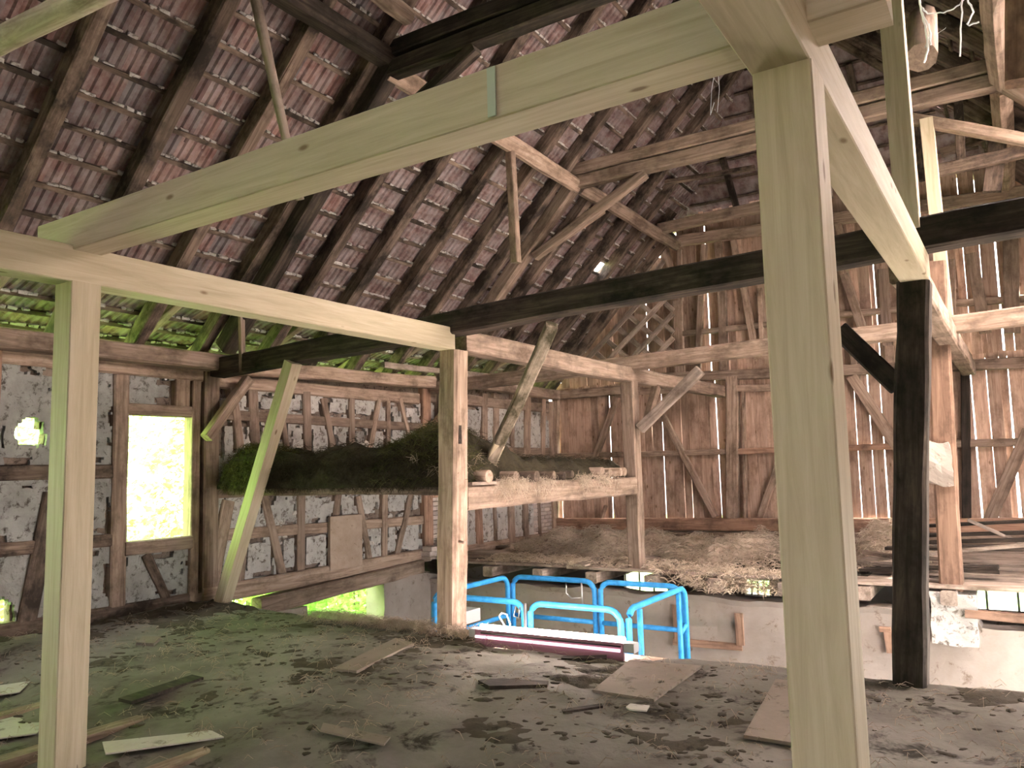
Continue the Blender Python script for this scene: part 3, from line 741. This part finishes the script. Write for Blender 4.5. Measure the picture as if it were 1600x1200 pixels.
beam('floor_purlin', (XP, 7.06, 3.10), (XP, 16.15, 3.13), .22, .24, 'old_wood', hew=.014, label='dusty old longitudinal beam from corner post to the board gable', cat='beam')
beam('floor_purlin', (XQ, 7.06, 3.22), (XQ, 16.15, 3.22), .22, .24, 'old_wood', hew=.014, label='old longitudinal beam from dark post to the board gable', cat='beam')
beam('post_brace', onY(1404, 604, YC-.02), onY(1312, 516, YC-.02), .15, .14, 'dark_wood', up=(0, 1, 0), label='dark sooty diagonal brace on the dark post', cat='brace')
beam('post_brace', onY(1000, 670, YT-.07), onY(1094, 578, YT-.07), .16, .12, 'grey_board', up=(0, 1, 0), hew=.008, label='pale split diagonal brace on the hay loft post', cat='brace')
beam('post_brace', onX(1010, 660, XP+.05), onX(1025, 605, XP+.05), .12, .12, 'old_wood', up=(1, 0, 0), label='short grey brace under the dusty longitudinal beam', cat='brace')
o = beam('mossy_prop', onX(768, 718, -5.32), onY(862, 508, 7.1), .13, .13, 'moss_wood', up=(1, -1, 0), hew=.012, label='slanting mossy prop from log platform to the dark tie beam', cat='prop')
A, B = onX(768, 718, -5.32), onY(862, 508, 7.1)
d = (B-A).normalized(); beam('new_foot', A-d*.02, A+d*.30, .138, .138, NW, o, up=(1, -1, 0), hew=0)
beam('hanging_lath', onX(376, 440, -8.55), onX(379, 582, -8.55), .07, .06, 'old_wood', up=(1, 0, 0), label='short wooden hanger in front of the tie beam near the window', cat='lath')
beam('hanging_post', (-6.02, 9.62, 4.66), (-6.02, 9.55, 6.4), .12, .12, 'old_wood', up=(1, 0, 0), label='short wooden hanger dangling free under the roof purlin', cat='post')
pole('round_pole', onX(396, -20, -5.9), onX(470, 312, -5.9), .055, 'grey_board', r1=.04, label='thin crooked round pole hanging below the roof purlin', cat='pole')
pole('round_pole', onY(-60, 92, 2.2), onY(200, -38, 2.2), .075, 'grey_board', label='pale round pole lying across under the rafters', cat='pole')

def truss(Y, m, lab, straining=True):
    for sgn, side in ((1, 'over the plastered wall'), (-1, 'on the yard side')):
        f = lambda x: RX-sgn*(RX-x)
        beam('inclined_strut', (f(-9.0), Y, 3.40), (f(-6.0), Y, 6.50), .22, .24, m, up=(-sgn, 0, 1), hew=.012, label='%s inclined roof strut %s' % (lab, side), cat='strut')
        beam('strut_brace', (f(-6.85), Y-.02, 5.30), (f(-4.75), Y-.02, 6.32), .14, .15, m, up=(0, 1, 0), hew=.008, bow=.0, label='%s curved brace below the collar %s' % (lab, side), cat='brace')
    beam('collar_beam', (-6.15, Y, 6.66), (2*RX+6.15, Y, 6.66), .2, .19, m, hew=.012, label='%s collar beam of the roof truss, upper of two' % lab, cat='beam')
    if straining: beam('straining_beam', (-6.0, Y, 6.44), (2*RX+6.0, Y, 6.44), .2, .2, m, hew=.012, label='%s straining beam tight under its collar beam' % lab, cat='beam')
truss(YC, 'dark_wood', 'dark sooty')
truss(YT, 'old_wood', 'grey brown')
truss(YA-.2, 'rafter_wood', 'dusty brown')
for sgn, side in ((1, 'above the plastered wall'), (-1, 'on the yard side')):
    x = RX-sgn*(RX+6.02)
    for a, b, m, lab in ((-3.8, YC+.02, 'dark_wood', 'thick dark roof purlin ending at the sooty truss'), (YC-.06, YT+.02, 'old_wood', 'grey brown roof purlin between the two trusses'), (YT+.15, 16.2, 'old_wood', 'grey brown roof purlin reaching the board gable')):
        pz = 6.44 if a > 0 else 6.60
        beam('roof_purlin', (x, a, pz), (x, b, pz-.02), .24, .22, m, up=(-sgn, 0, 1) if a > 0 else (0, 0, 1), hew=.014, cham=.2, label='%s %s' % (lab, side), cat='purlin')
beam('wind_brace', onX(880, 372, -6.5), onX(942, 330, -6.2), .12, .1, 'old_wood', up=(1, 0, 0), label='thin dark brace from inclined strut to roof purlin', cat='brace')
beam('gable_beam', onY(1030, 358, 15.2), onY(1300, 300, 15.2), .2, .2, 'old_wood', label='short timber lying across below the half hip', cat='beam')
beam('roof_log', (-5.55, 4.2, 6.95), (-5.6, 6.75, 6.9), .18, .18, 'old_wood', hew=.02, cham=.25, label='rough brown timber lying beside the thick dark purlin', cat='log')
pole('roof_log', onY(1442, 30, 8.2), onY(1440, 92, 7.6), .13, 'old_wood', label='thick round log end with cobwebs beside new post', cat='log')
beam('hanging_beam', onY(1594, -60, 6.3), onY(1592, 130, 6.3), .17, .17, 'red_wood', up=(0, 1, 0), label='reddish brown timber hanging down beside the collar beam', cat='beam')
for i, (a, b, Y, w) in enumerate((((1470, 240), (1560, 205), 13.5, .12), ((1462, 268), (1600, 236), 13.0, .18), ((1497, 150), (1502, 250), 13.0, .12), ((1562, 195), (1550, 300), 13.2, .24), ((1180, 262), (1040, 285), 14.6, .08), ((1300, 60), (1420, 130), 12.6, .1))):
    beam('roof_timber', onY(*a, Y), onY(*b, Y), w, .12, 'rafter_wood', up=(0, 1, 0), label=('thin slanting roof timber under the hip', 'broad level roof timber on the yard side', 'short upright roof stick on the yard side', 'broad upright roof timber on the yard side', 'thin level lath under the half hip', 'thin dark slanting roof lath behind new beam')[i], cat='timber')

# ------------------------------------------------------------------ log platform with hay
beam('platform_beam', (XP+.0, 7.05, 1.38), (XP+.0, YT-.1, 1.36), .2, .27, 'old_wood', hew=.014, label='heavy cracked beam carrying the log platform between corner post and loft post', cat='beam')
LG = [(768, 748, .075), (806, 746, .07), (835, 745, .068), (866, 745, .05), (882, 745, .05), (897, 744, .05), (946, 739, .07), (957, 739, .06), (967, 739, .06), (977, 738, .06)]
for i, (x, y, r) in enumerate(LG):
    P = onX(x, y, XP+.16)
    zc = 1.515+r+.005
    pole('platform_log', (XW+.12, P.y+RND.uniform(-.08, .08), zc-.0), (P.x+RND.uniform(-.05, .05), P.y, zc), r*.95, 'rafter_wood' if 0 < i < 6 else 'old_wood', r1=r, n=12, label='round log laid over the heavy cracked beam, sawn end showing', cat='log', group='logs of the hay platform')
for i in range(4):
    y = 7.08+i*.11
    pole('platform_log', (XW+.12, y, 1.46), (XP-.2, y, 1.46), .05, 'old_wood', label='round log under the front edge of the dark hay', cat='log', group='front logs of the hay platform')
beam('platform_ledge', (XP+.08, 7.1, 1.525), (XP+.09, 7.62, 1.525), .08, .04, 'grey_board', label='short board under the first platform log', cat='board')
def hz(x, y): return 1.52
def hh(x, y):
    f = max(0, min(1, (8.9-y)/1.2)); f = f*f*(3-2*f); e = min(1, max(0, (y-6.93)/.22), 1)
    e2 = min(1, max(0, (XP-.02-x)/.2)); e3 = min(1, max(0, (x-XW-.02)/.1))
    h = .24+.2*f+.16*f*fbm(x, y, 1, 1.1)+.08*fbm(x, y, 3, 3.6)
    b = .26*math.exp(-((x+5.85)/.42)**2-((y-7.6)/.5)**2)
    g = .12*fbm(x, y, 6, 2.2) if y > 8.6 else 0
    return max(.02, (h+b+g*.5)*(e**.5)*(e2**.6)*(.4+.6*e3))
hay, hp = heap('hay_heap', XW+.06, XP, 6.93, 11.35, hz, hh, 'hay_dark', .055)
tag(hay, 'old hay, dark with painted shade, heaped on the log platform along the plastered wall', 'hay', kind='stuff')
fr = [Vector((x_, 6.95+RND.uniform(-.03, .1), 1.52+RND.uniform(-.06, .3))) for x_ in [XW+.15+i*.004 for i in range(970)]]
straw('hay_stalks', hp, 6000, .16, .0026, 'hay_dark', parent=hay, seed=3)
straw('hay_fringe', fr, 3800, .18, .0024, 'hay_dark', flat=1.6, parent=hay, seed=4)
mp_ = [p for p in hp if p.x < -8.2 and p.y < 7.6]+[f for f in fr if f.x < -8.3]
straw('green_lit_hay', mp_, 2200, .14, .0026, 'green_hay', flat=1.2, parent=hay, seed=5)  # green light from the window, put into the colour of these stalks
dr = [Vector((XP+.11+RND.uniform(-.02, .05), y_, 1.52-RND.uniform(0, .25)*RND.random())) for y_ in [7.55+RND.choice((0, .1, .2, .9, 2.0, 2.6))+abs(RND.gauss(0, .28)) for i in range(1000)]]
tag(straw('hanging_straw', dr, 1100, .15, .0026, 'straw', flat=1.8, seed=6), 'yellow straw wisps caught on the heavy cracked beam', 'straw', kind='stuff')
pt = [Vector((XP-.35+RND.gauss(0, .12), 7.5+RND.gauss(0, .25), 1.70+RND.uniform(-.1, .12))) for _ in range(300)]
straw('straw_tuft', pt, 1500, .2, .0026, 'hay', flat=1.0, parent=hay, seed=7)
dr2 = [p for p in hp if p.x > -6.4 and p.y < 7.5]
straw('straw_patch', dr2, 1400, .24, .0025, 'green_hay', flat=.9, parent=hay, seed=8)

# ------------------------------------------------------------------ hay and planks on the loft floor
def mound(name, cx, cy, rx, ry, h, mat, label, n, seed, zf=lambda x, y: ZL):
    def f(x, y):
        d = ((x-cx)/rx)**2+((y-cy)/ry)**2; return max(0, 1-d)**.7*h*(.7+.6*fbm(x, y, seed, 2.2)) if d < 1 else 0
    o, ps = heap(name, cx-rx, cx+rx, cy-ry, cy+ry, zf, f, mat, .08)
    ps = [p for p in ps if p.z > zf(p.x, p.y)+.01]
    tag(o, label, 'hay', kind='stuff')
    if n: straw('stalks', ps, n, .22, .0055, 'straw' if mat == 'hay' else 'hay', o, seed=seed)
    return o
mound('hay_heap', -6.7, 13.6, 2.0, 1.3, .42, 'hay', 'pale loose hay spread between plastered wall and loft post', 3500, 11)
mound('hay_heap', -4.0, 13.3, 1.5, 1.2, .5, 'hay', 'pale loose hay spread past the loft post along the gable', 3500, 12)
mound('hay_heap', -3.0, 12.4, 1.1, .6, .16, 'hay_dark', 'thin dark hay near the loft edge', 1500, 13)
mound('hay_heap', -1.85, 13.9, .55, .5, .62, 'hay', 'tall rounded brown hay heap beside the dark post', 1800, 14)
mound('hay_heap', -7.7, 15.3, 1.2, .7, .12, 'hay', 'thin hay in the corner of gable and plastered wall', 900, 15)
es = [Vector((-8+RND.random()*5.6, 11.35+RND.random()*.9, ZL+.012)) for _ in range(900)]+[Vector((-3.6+RND.gauss(0, .5), 11.33+RND.uniform(-.08, .2), ZL-.06+RND.uniform(-.2, .1))) for _ in range(600)]
tag(straw('loose_straw', es, 3000, .18, .005, 'straw', flat=.5, seed=16), 'loose straw littering the loft edge', 'straw', kind='stuff')
dust, _ = heap('chaff_layer', -8.9, -2.4, 11.5, 12.6, lambda x, y: ZL, lambda x, y: -.012+.04*fbm(x, y, 2, 1.3), 'hay', .1)
tag(dust, 'trodden chaff covering planks behind the loft edge', 'chaff', kind='stuff')
PLK = [((1400, 838), (1660, 830), 13.6, .12), ((1440, 822), (1660, 812), 14.6, .1), ((1385, 856), (1655, 858), 12.9, .14), ((1340, 876), (1652, 846), 12.5, .08), ((1345, 890), (1560, 886), 12.1, .12), ((1392, 868), (1470, 874), 12.4, .1), ((1500, 890), (1560, 893), 12.0, .1), ((1350, 862), (1410, 872), 12.3, .1), ((1430, 848), (1640, 842), 13.2, .1), ((1512, 812), (1640, 868), 13.4, .06)]
LABP = ['long dark plank lying behind the spliced post', 'long dark plank lying along the gable sill', 'wide plank lying level across the pile', 'narrow pale plank slanting up across the pile', 'front plank of the loose pile on the loft', 'short plank between dark and spliced post', 'short plank end beside the spliced post', 'short broken plank left of the dark post', 'plank in the middle of the loose pile', 'thin pale lath slanting down over the pile']
for i, ((a, b, Y, w), lab) in enumerate(zip(PLK, LABP)):
    A, B = onY(*a, Y), onY(*b, Y+RND.uniform(-.2, .2)); A.z = max(A.z, ZL+.04); B.z = max(B.z, ZL+.04)
    beam('loose_plank', A, B, w+.08, .045, 'grey_board' if i in (3, 9) else 'rafter_wood' if i in (5, 7) else 'dark_wood', hew=.004, label=lab, cat='plank')
strip = [onZ(*q, ZL+.05) for q in ((985, 880), (1020, 862), (1060, 866), (1030, 884))]
beam('loose_plank', onZ(905, 884, ZL+.03), onZ(968, 862, ZL+.03), .2, .03, 'grey_board', label='warped board lying askew in the straw at the loft edge', cat='plank')
beam('loose_plank', onZ(1000, 872, ZL+.03), onZ(1100, 868, ZL+.03), .2, .04, 'grey_board', label='pale board lying right at the foot of the loft post', cat='plank')
pole('log_stub', (-9.1, 11.35, -.02), (-8.35, 11.15, -.02), .13, 'dark_wood', label='dark round log end sticking out under the brickwork', cat='log')
bo = bmesh.new(); bmesh.ops.create_icosphere(bo, subdivisions=2, radius=.11)
for v in bo.verts: v.co *= 1+.12*noise.noise(v.co*9)
me = bpy.data.meshes.new('field_stone'); bo.to_mesh(me); bo.free(); me.materials.append(M['stone']); o = bpy.data.objects.new('field_stone', me); COL.objects.link(o)
o.location = (-9.0, 11.72, .31); tag(o, 'round field stone lying on the brick ledge by the red post', 'stone')
slab = beam('clay_slab', (XW+.05, 9.0, .58), (XW+.05, 9.72, .58), .84, .05, 'clay_slab', up=(1, 0, 0), hew=.012, cham=.2, label='brown clay slab leaning on the plastered timber frame wall', cat='slab')

# ------------------------------------------------------------------ blue lift platform
lift = empty('lift_platform', (-4.7, 8.1, ZT), label='blue tubular guard rails of a lift platform in the sunken bay', cat='lift')
LZ, LB, X0, X1, Y0, Y1 = .24, -.92, -5.88, -3.52, 7.42, 9.10
def rail_loop(a, b, zt, zb, r=.034, name='guard_rail', rc=.14, close=False):
    a, b = Vector(a), Vector(b); d = (b-a).normalized(); pts = [Vector((a.x, a.y, zb))]
    for k in range(6):
        an = math.pi/2*k/5; pts.append(Vector((a.x, a.y, zt-rc))+d*(rc*(1-math.cos(an)))+Vector((0, 0, rc*math.sin(an))))
    for k in range(6):
        an = math.pi/2*k/5; pts.append(Vector((b.x, b.y, zt-rc))-d*(rc*(1-math.sin(an)))+Vector((0, 0, rc*math.cos(an))))
    pts.append(Vector((b.x, b.y, zb)))
    RAILS.append(path_tube(name, pts, r, 'blue_paint', lift)); return RAILS[-1]
RAILS = []
def bar(name, a, b, r=.03, m='blue_paint'): return path_tube(name, [a, b], r, m, lift, 8)
XM = -4.62
for ya, nm in ((Y1, 1), (Y0, 0)):
    rail_loop((X0, ya, 0), (XM-.04, ya, 0), LZ, LB); rail_loop((XM+.04, ya, 0), (X1, ya, 0), LZ, LB)
    for xa, xb in ((X0, XM-.04), (XM+.04, X1)): bar('mid_rail', (xa, ya, LZ-.5), (xb, ya, LZ-.5))
rail_loop((X1+.05, Y0+.08, 0), (X1+.05, Y1-.02, 0), LZ, LB); rail_loop((X0-.05, Y0+.05, 0), (X0-.05, Y1-.05, 0), LZ, LB)
for yy in (Y0+.36, Y1-.22): bar('upright', (X1+.05, yy, LZ-.04), (X1+.05, yy, LB))
bar('mid_rail', (X1+.05, Y1-.22, LZ-.5), (X1+.05, Y1-.02, LZ-.42)); bar('mid_rail', (X0-.05, Y0, LZ-.5), (X0-.05, Y1, LZ-.5))
bar('latch_pin', (XM+.0, Y0-.04, LZ-.0), (XM+.0, Y0-.04, LB), .018, 'steel'); bar('latch_pin', (XM-.2, Y1-.05, LZ-.02), (XM-.19, Y1-.05, LZ-.32), .012, 'steel')
path_tube('latch_loop', [(XM-.42, Y1-.05, LZ-.02), (XM-.42, Y1-.05, LZ-.16), (XM-.34, Y1-.05, LZ-.22), (XM-.2, Y1-.05, LZ-.2)], .01, 'steel', lift)
path_tube('latch_loop', [(XM-.12, Y0-.04, LZ-.04), (XM-.14, Y0-.05, LZ-.14), (XM-.08, Y0-.05, LZ-.16), (XM-.06, Y0-.04, LZ-.04)], .009, 'steel', lift)
for o_ in [o for o in bpy.data.objects if o.name.startswith('latch')]:
    o_.parent = RAILS[0]; o_.matrix_parent_inverse = Matrix.Identity(4)
bx_ = [box('platform_deck', (X0-.08, Y0-.05, LB-.1), (X1+.08, Y1+.05, LB), 'grey_plastic'), box('chassis', (X0+.1, Y0+.2, ZT+.15), (X1-.1, Y1-.2, ZT+.55), 'blue_paint'), box('control_box', (-6.28, 7.95, LZ-.42), (-5.82, 8.25, LZ-.27), 'grey_plastic')]
for b_ in bx_: local(b_, lift)
for k in range(3):
    za = ZT+.55+k*(LB-.1-ZT-.55)/3; zb = ZT+.55+(k+1)*(LB-.1-ZT-.55)/3
    for yy in (Y0+.3, Y1-.3):
        bar('scissor_arm', (X0+.3, yy, za), (X1-.3, yy, zb), .03); bar('scissor_arm', (X0+.3, yy+.07, zb), (X1-.3, yy+.07, za), .03)
for xx in (X0+.4, X1-.4):
    for yy in (Y0+.15, Y1-.15):
        pole('wheel', (xx, yy-.07, ZT+.18), (xx, yy+.07, ZT+.18), .18, 'black_plastic', lift, n=16, hew=0)

# ------------------------------------------------------------------ fluorescent work lamp on the floor edge
LA, LBp = Vector((-4.66, 6.60, .075)), Vector((-3.12, 6.62, .085))
lamp = empty('tube_lamp', (-3.9, 6.6, 0), label='glowing tube work lamp lying at the edge of the earth floor', cat='lamp')
dl = (LBp-LA).normalized(); sd = Vector((-dl.y, dl.x, 0))
pole('tube', LA+sd*.02+Vector((0, 0, .052)), LBp+sd*.02+Vector((0, 0, .052)), .028, 'tube_glow', lamp, hew=0)
pole('tube', LA-sd*.085+Vector((0, 0, -.02)), LBp-sd*.085+Vector((0, 0, -.02)), .014, 'housing_glow', lamp, hew=0)  # weak pink emission stands in for the glow of the lit housing
local(beam('housing', LA-dl*.02-sd*.05+Vector((0, 0, -.035)), LBp+dl*.02-sd*.05+Vector((0, 0, -.035)), .03, .155, 'lamp_body', hew=0), lamp)
local(beam('end_cap', LBp, LBp+dl*.12, .11, .08, 'grey_plastic', hew=0), lamp); local(beam('end_cap', LA-dl*.1, LA, .11, .08, 'grey_plastic', hew=0), lamp)
pole('dark_strip', LA-sd*.068+dl*.05+Vector((0, 0, .012)), LBp-sd*.068+Vector((0, 0, .012)), .007, 'black_plastic', lamp, hew=0)
lm = [onY(*q, 6.72) for q in ((786, 992), (789, 978), (780, 963), (784, 957), (792, 960), (797, 975), (796, 992))]
cable = path_tube('lamp_cable', lm, .007, 'white_cable'); tag(cable, 'white looped cable end rising behind the glowing tube lamp', 'cable')

# ------------------------------------------------------------------ things lying on the earth floor
def flat(name, px, thick, mat, label, cat, dz=.012):
    P = [onZ(x, y, .0) for x, y in px]; z = max(fz(p.x, p.y) for p in P)
    P = [onZ(x, y, z+dz) for x, y in px]; P = [(p.x, p.y) for p in P]
    a = sum(P[i][0]*P[(i+1) % len(P)][1]-P[(i+1) % len(P)][0]*P[i][1] for i in range(len(P)))
    if a < 0: P.reverse()
    return tag(strip_prism(name, P, thick, mat, None, z-.002), label, cat)
flat('plywood_sheet', ((926, 1079), (984, 1032), (1096, 1041), (1022, 1094)), .02, 'ply', 'flat brown sheet lying in front of the glowing tube lamp', 'sheet')
flat('plywood_sheet', ((1162, 1150), (1212, 1062), (1330, 1072), (1330, 1176)), .02, 'ply', 'large flat brown sheet lying partly behind the knotty new post', 'sheet')
flat('old_board', ((520, 1047), (557, 1051), (647, 1007), (618, 999)), .03, 'ply', 'grey old board lying askew near the hewn corner post', 'board')
flat('wooden_stick', ((747, 1066), (764, 1063), (857, 1067), (855, 1073), (764, 1075)), .03, 'dark_wood', 'dark slat with pale end lying before the tube lamp', 'slat')
flat('wooden_stick', ((877, 1029), (880, 1026), (948, 1024), (948, 1030)), .02, 'dark_wood', 'thin dark slat close to the tube lamp', 'slat')
flat('wooden_stick', ((878, 1108), (940, 1099), (942, 1103), (880, 1112)), .015, 'dark_wood', 'thin dark slat lying alone on bare earth', 'slat')
flat('wood_chip', ((978, 1103), (985, 1098), (1015, 1101), (1010, 1109), (984, 1107)), .01, 'paper', 'pale wood chip at the corner of the brown sheet', 'chip')
flat('slate_piece', ((212, 1006), (226, 996), (252, 997), (240, 1008)), .03, 'ply', 'small grey slab lying on earth below the window', 'slab')
flat('paper_scrap', ((-30, 1118), (75, 1110), (58, 1144), (-30, 1156)), .01, 'paper', 'pale paper scrap lying flat beside the slim new post', 'paper')
flat('paper_scrap', ((-30, 1074), (48, 1063), (30, 1080), (-30, 1088)), .01, 'paper', 'smaller pale paper scrap by the wall', 'paper')
flat('old_board', ((160, 1158), (330, 1140), (350, 1150), (165, 1176)), .01, 'paper', 'pale dusty strip of board lying behind the slim new post', 'board')
flat('old_board', ((505, 1128), (610, 1150), (600, 1162), (500, 1140)), .01, 'ply', 'grey narrow strip of board in the middle of the floor', 'board')
flat('plank_scrap', ((185, 1093), (300, 1056), (318, 1060), (205, 1098)), .025, 'dark_wood', 'dark plank scrap on the pale dusty patch', 'plank')
lit = empty('floor_litter', kind='stuff', label='dark crumbs and clods of old dung strewn over the earth floor', cat='litter')
cv, cf = [], []
rl = random.Random(21)
def clod(x, y, s):
    bm = bmesh.new(); bmesh.ops.create_icosphere(bm, subdivisions=2 if s > .05 else 1, radius=1); b = len(cv); z = fz(x, y); k = rl.uniform(0, 99); an = rl.uniform(0, 6.28); el = rl.uniform(1, 2.2)
    ca, sa = math.cos(an), math.sin(an)
    for v in bm.verts:
        q = 1+.75*noise.noise(v.co*1.9+Vector((k, 0, 0))); ex, ey = v.co.x*s*q*el, v.co.y*s*q
        cv.append((x+ex*ca-ey*sa, y+ex*sa+ey*ca, z+v.co.z*s*.22*q+s*.02))
    bm.verts.index_update(); cf.extend(tuple(b+v.index for v in f.verts) for f in bm.faces); bm.free()
def mat_h(x, y):
    n = fbm(x*.75, y*1.6, 7, 1.15)+.55*fbm(x, y, 17, 5.5)
    return (n-.30+.35*max(0, (y-6.1))+.25*max(0, -7.6-x)-.25*max(0, 4.2-y))*.05
o = grid_obj('dung_mat', -9.15, .6, 2.6, 6.86, .045, lambda x, y: fz(x, y)-.012+min(.05, mat_h(x, y)+.012*N(x, y, 3, 14)), 'dung', lit)
for _ in range(2600):
    x, y = rl.uniform(-9, .4), 2.7+4.1*rl.random()**.7
    if mat_h(x, y) > -.03*rl.random()-.005: clod(x, y, .006+.03*rl.random()**2.5)
o = mesh('clods', cv, cf, 'dung', lit, True)
fp = [Vector((x_, y_, fz(x_, y_)+.012)) for x_, y_ in [(rl.uniform(-9, 0), rl.uniform(2.6, 6.85)) for _ in range(1500)]]
straw('straw_bits', fp, 1800, .12, .0025, 'hay', lit, flat=.2, seed=23)
eg = [Vector((x_, 6.75+rl.gauss(0, .08), fz(x_, 6.7)+.02+rl.uniform(0, .05))) for x_ in [rl.uniform(-7.2, -4.4) for _ in range(700)]]
straw('edge_straw', eg, 2200, .14, .0026, 'hay', lit, flat=.6, seed=24)

# ------------------------------------------------------------------ cobwebs
cw = empty('cobweb', onY(1470, 30, 7.2), label='dusty bluish cobweb strung between beams beside the new upper post', cat='cobweb')
wv = []
for pts, r in ((((1436, -10), (1438, 12), (1446, 40), (1450, 70), (1444, 98)), .012), (((1440, 12), (1450, 20), (1475, 19), (1495, 10), (1510, -5)), .008), (((1503, -5), (1502, 30), (1500, 88)), .009), (((1452, 38), (1455, 70)), .01), (((1512, 0), (1520, 20), (1512, 38), (1530, 34)), .010), (((1465, 52), (1478, 43)), .002), (((1441, 20), (1452, 50), (1446, 74)), .009)):
    P = [onY(x, y, 7.2) for x, y in pts]; Q = []
    for i in range(len(P)-1):
        a0, a1, a2, a3 = P[max(0, i-1)], P[i], P[i+1], P[min(len(P)-1, i+2)]
        for u in (0, .25, .5, .75): Q.append(.5*((2*a1)+(a2-a0)*u+(2*a0-5*a1+4*a2-a3)*u*u+(3*a1-a0-3*a2+a3)*u**3)+Vector((RND.uniform(-.006, .006), 0, RND.uniform(-.006, .006))))
    path_tube('strand', Q+[P[-1]], r*.8, 'web', cw, 5)
cw2 = empty('cobweb', onY(1110, 150, 5.0), label='thin cobweb threads hanging near the knotty new post', cat='cobweb')
for pts in (((1118, 105), (1112, 140), (1110, 180)), ((1122, 110), (1124, 140), (1121, 175)), ((1110, 180), (1116, 160))):
    path_tube('strand', [onY(x, y, 5.0) for x, y in pts], .0025, 'web', cw2, 4)

# ------------------------------------------------------------------ greenery outside
def shrub(cx, cy, h, r, n, seed, label):
    rr = random.Random(seed); vs, fs = [], []
    root = empty('tree' if h > 3 else 'bush', (cx, cy, ZT), label=label, cat='tree' if h > 3 else 'bush', group='trees outside the plastered wall' if h > 3 else None)
    for _ in range(n):
        a = rr.uniform(0, 6.283); q = rr.random()**.4; z = rr.random(); w = r*(.55+.45*math.sin(math.pi*min(1, z*.9+.12)))
        p = Vector((math.cos(a)*q*w, math.sin(a)*q*w*1.3, z*h)); s = rr.uniform(.06, .13) if h > 3 else rr.uniform(.05, .1)
        d = Vector((rr.gauss(0, 1), rr.gauss(0, 1), rr.gauss(0, .6))).normalized(); e = d.orthogonal().normalized(); b = len(vs)
        vs += [p-d*s, p+e*s*.5, p+d*s, p-e*s*.5]; fs.append((b, b+1, b+2, b+3))
    mesh('foliage', vs, fs, 'leaf', root)
    for k in range(4):
        a = rr.uniform(0, 6.28); o = pole('stem', (0, 0, -.05), (math.cos(a)*r*.4, math.sin(a)*r*.4, h*.8), .04, 'old_wood', None, r1=.012); o.parent = root
for i, (cx, cy, h, r) in enumerate(((-13.3, 4.6, 8.5, 1.6), (-13.8, 7.6, 9.0, 1.7), (-12.9, 10.6, 8.0, 1.4), (-16.6, 6.2, 10.5, 2.0), (-16.4, 10.4, 10.0, 2.0), (-13.4, 1.6, 8.5, 1.6), (-13.6, -1.4, 9.0, 1.6), (-13.4, 13.4, 8.5, 1.6), (-11.4, 11.9, 2.3, .8))):
    shrub(cx, cy, h, r, 11000 if h > 3 else 2500, 40+i, 'sunlit leafy green tree growing outside the plastered wall' if h > 3 else 'low green bush outside the gap below the wall sill')
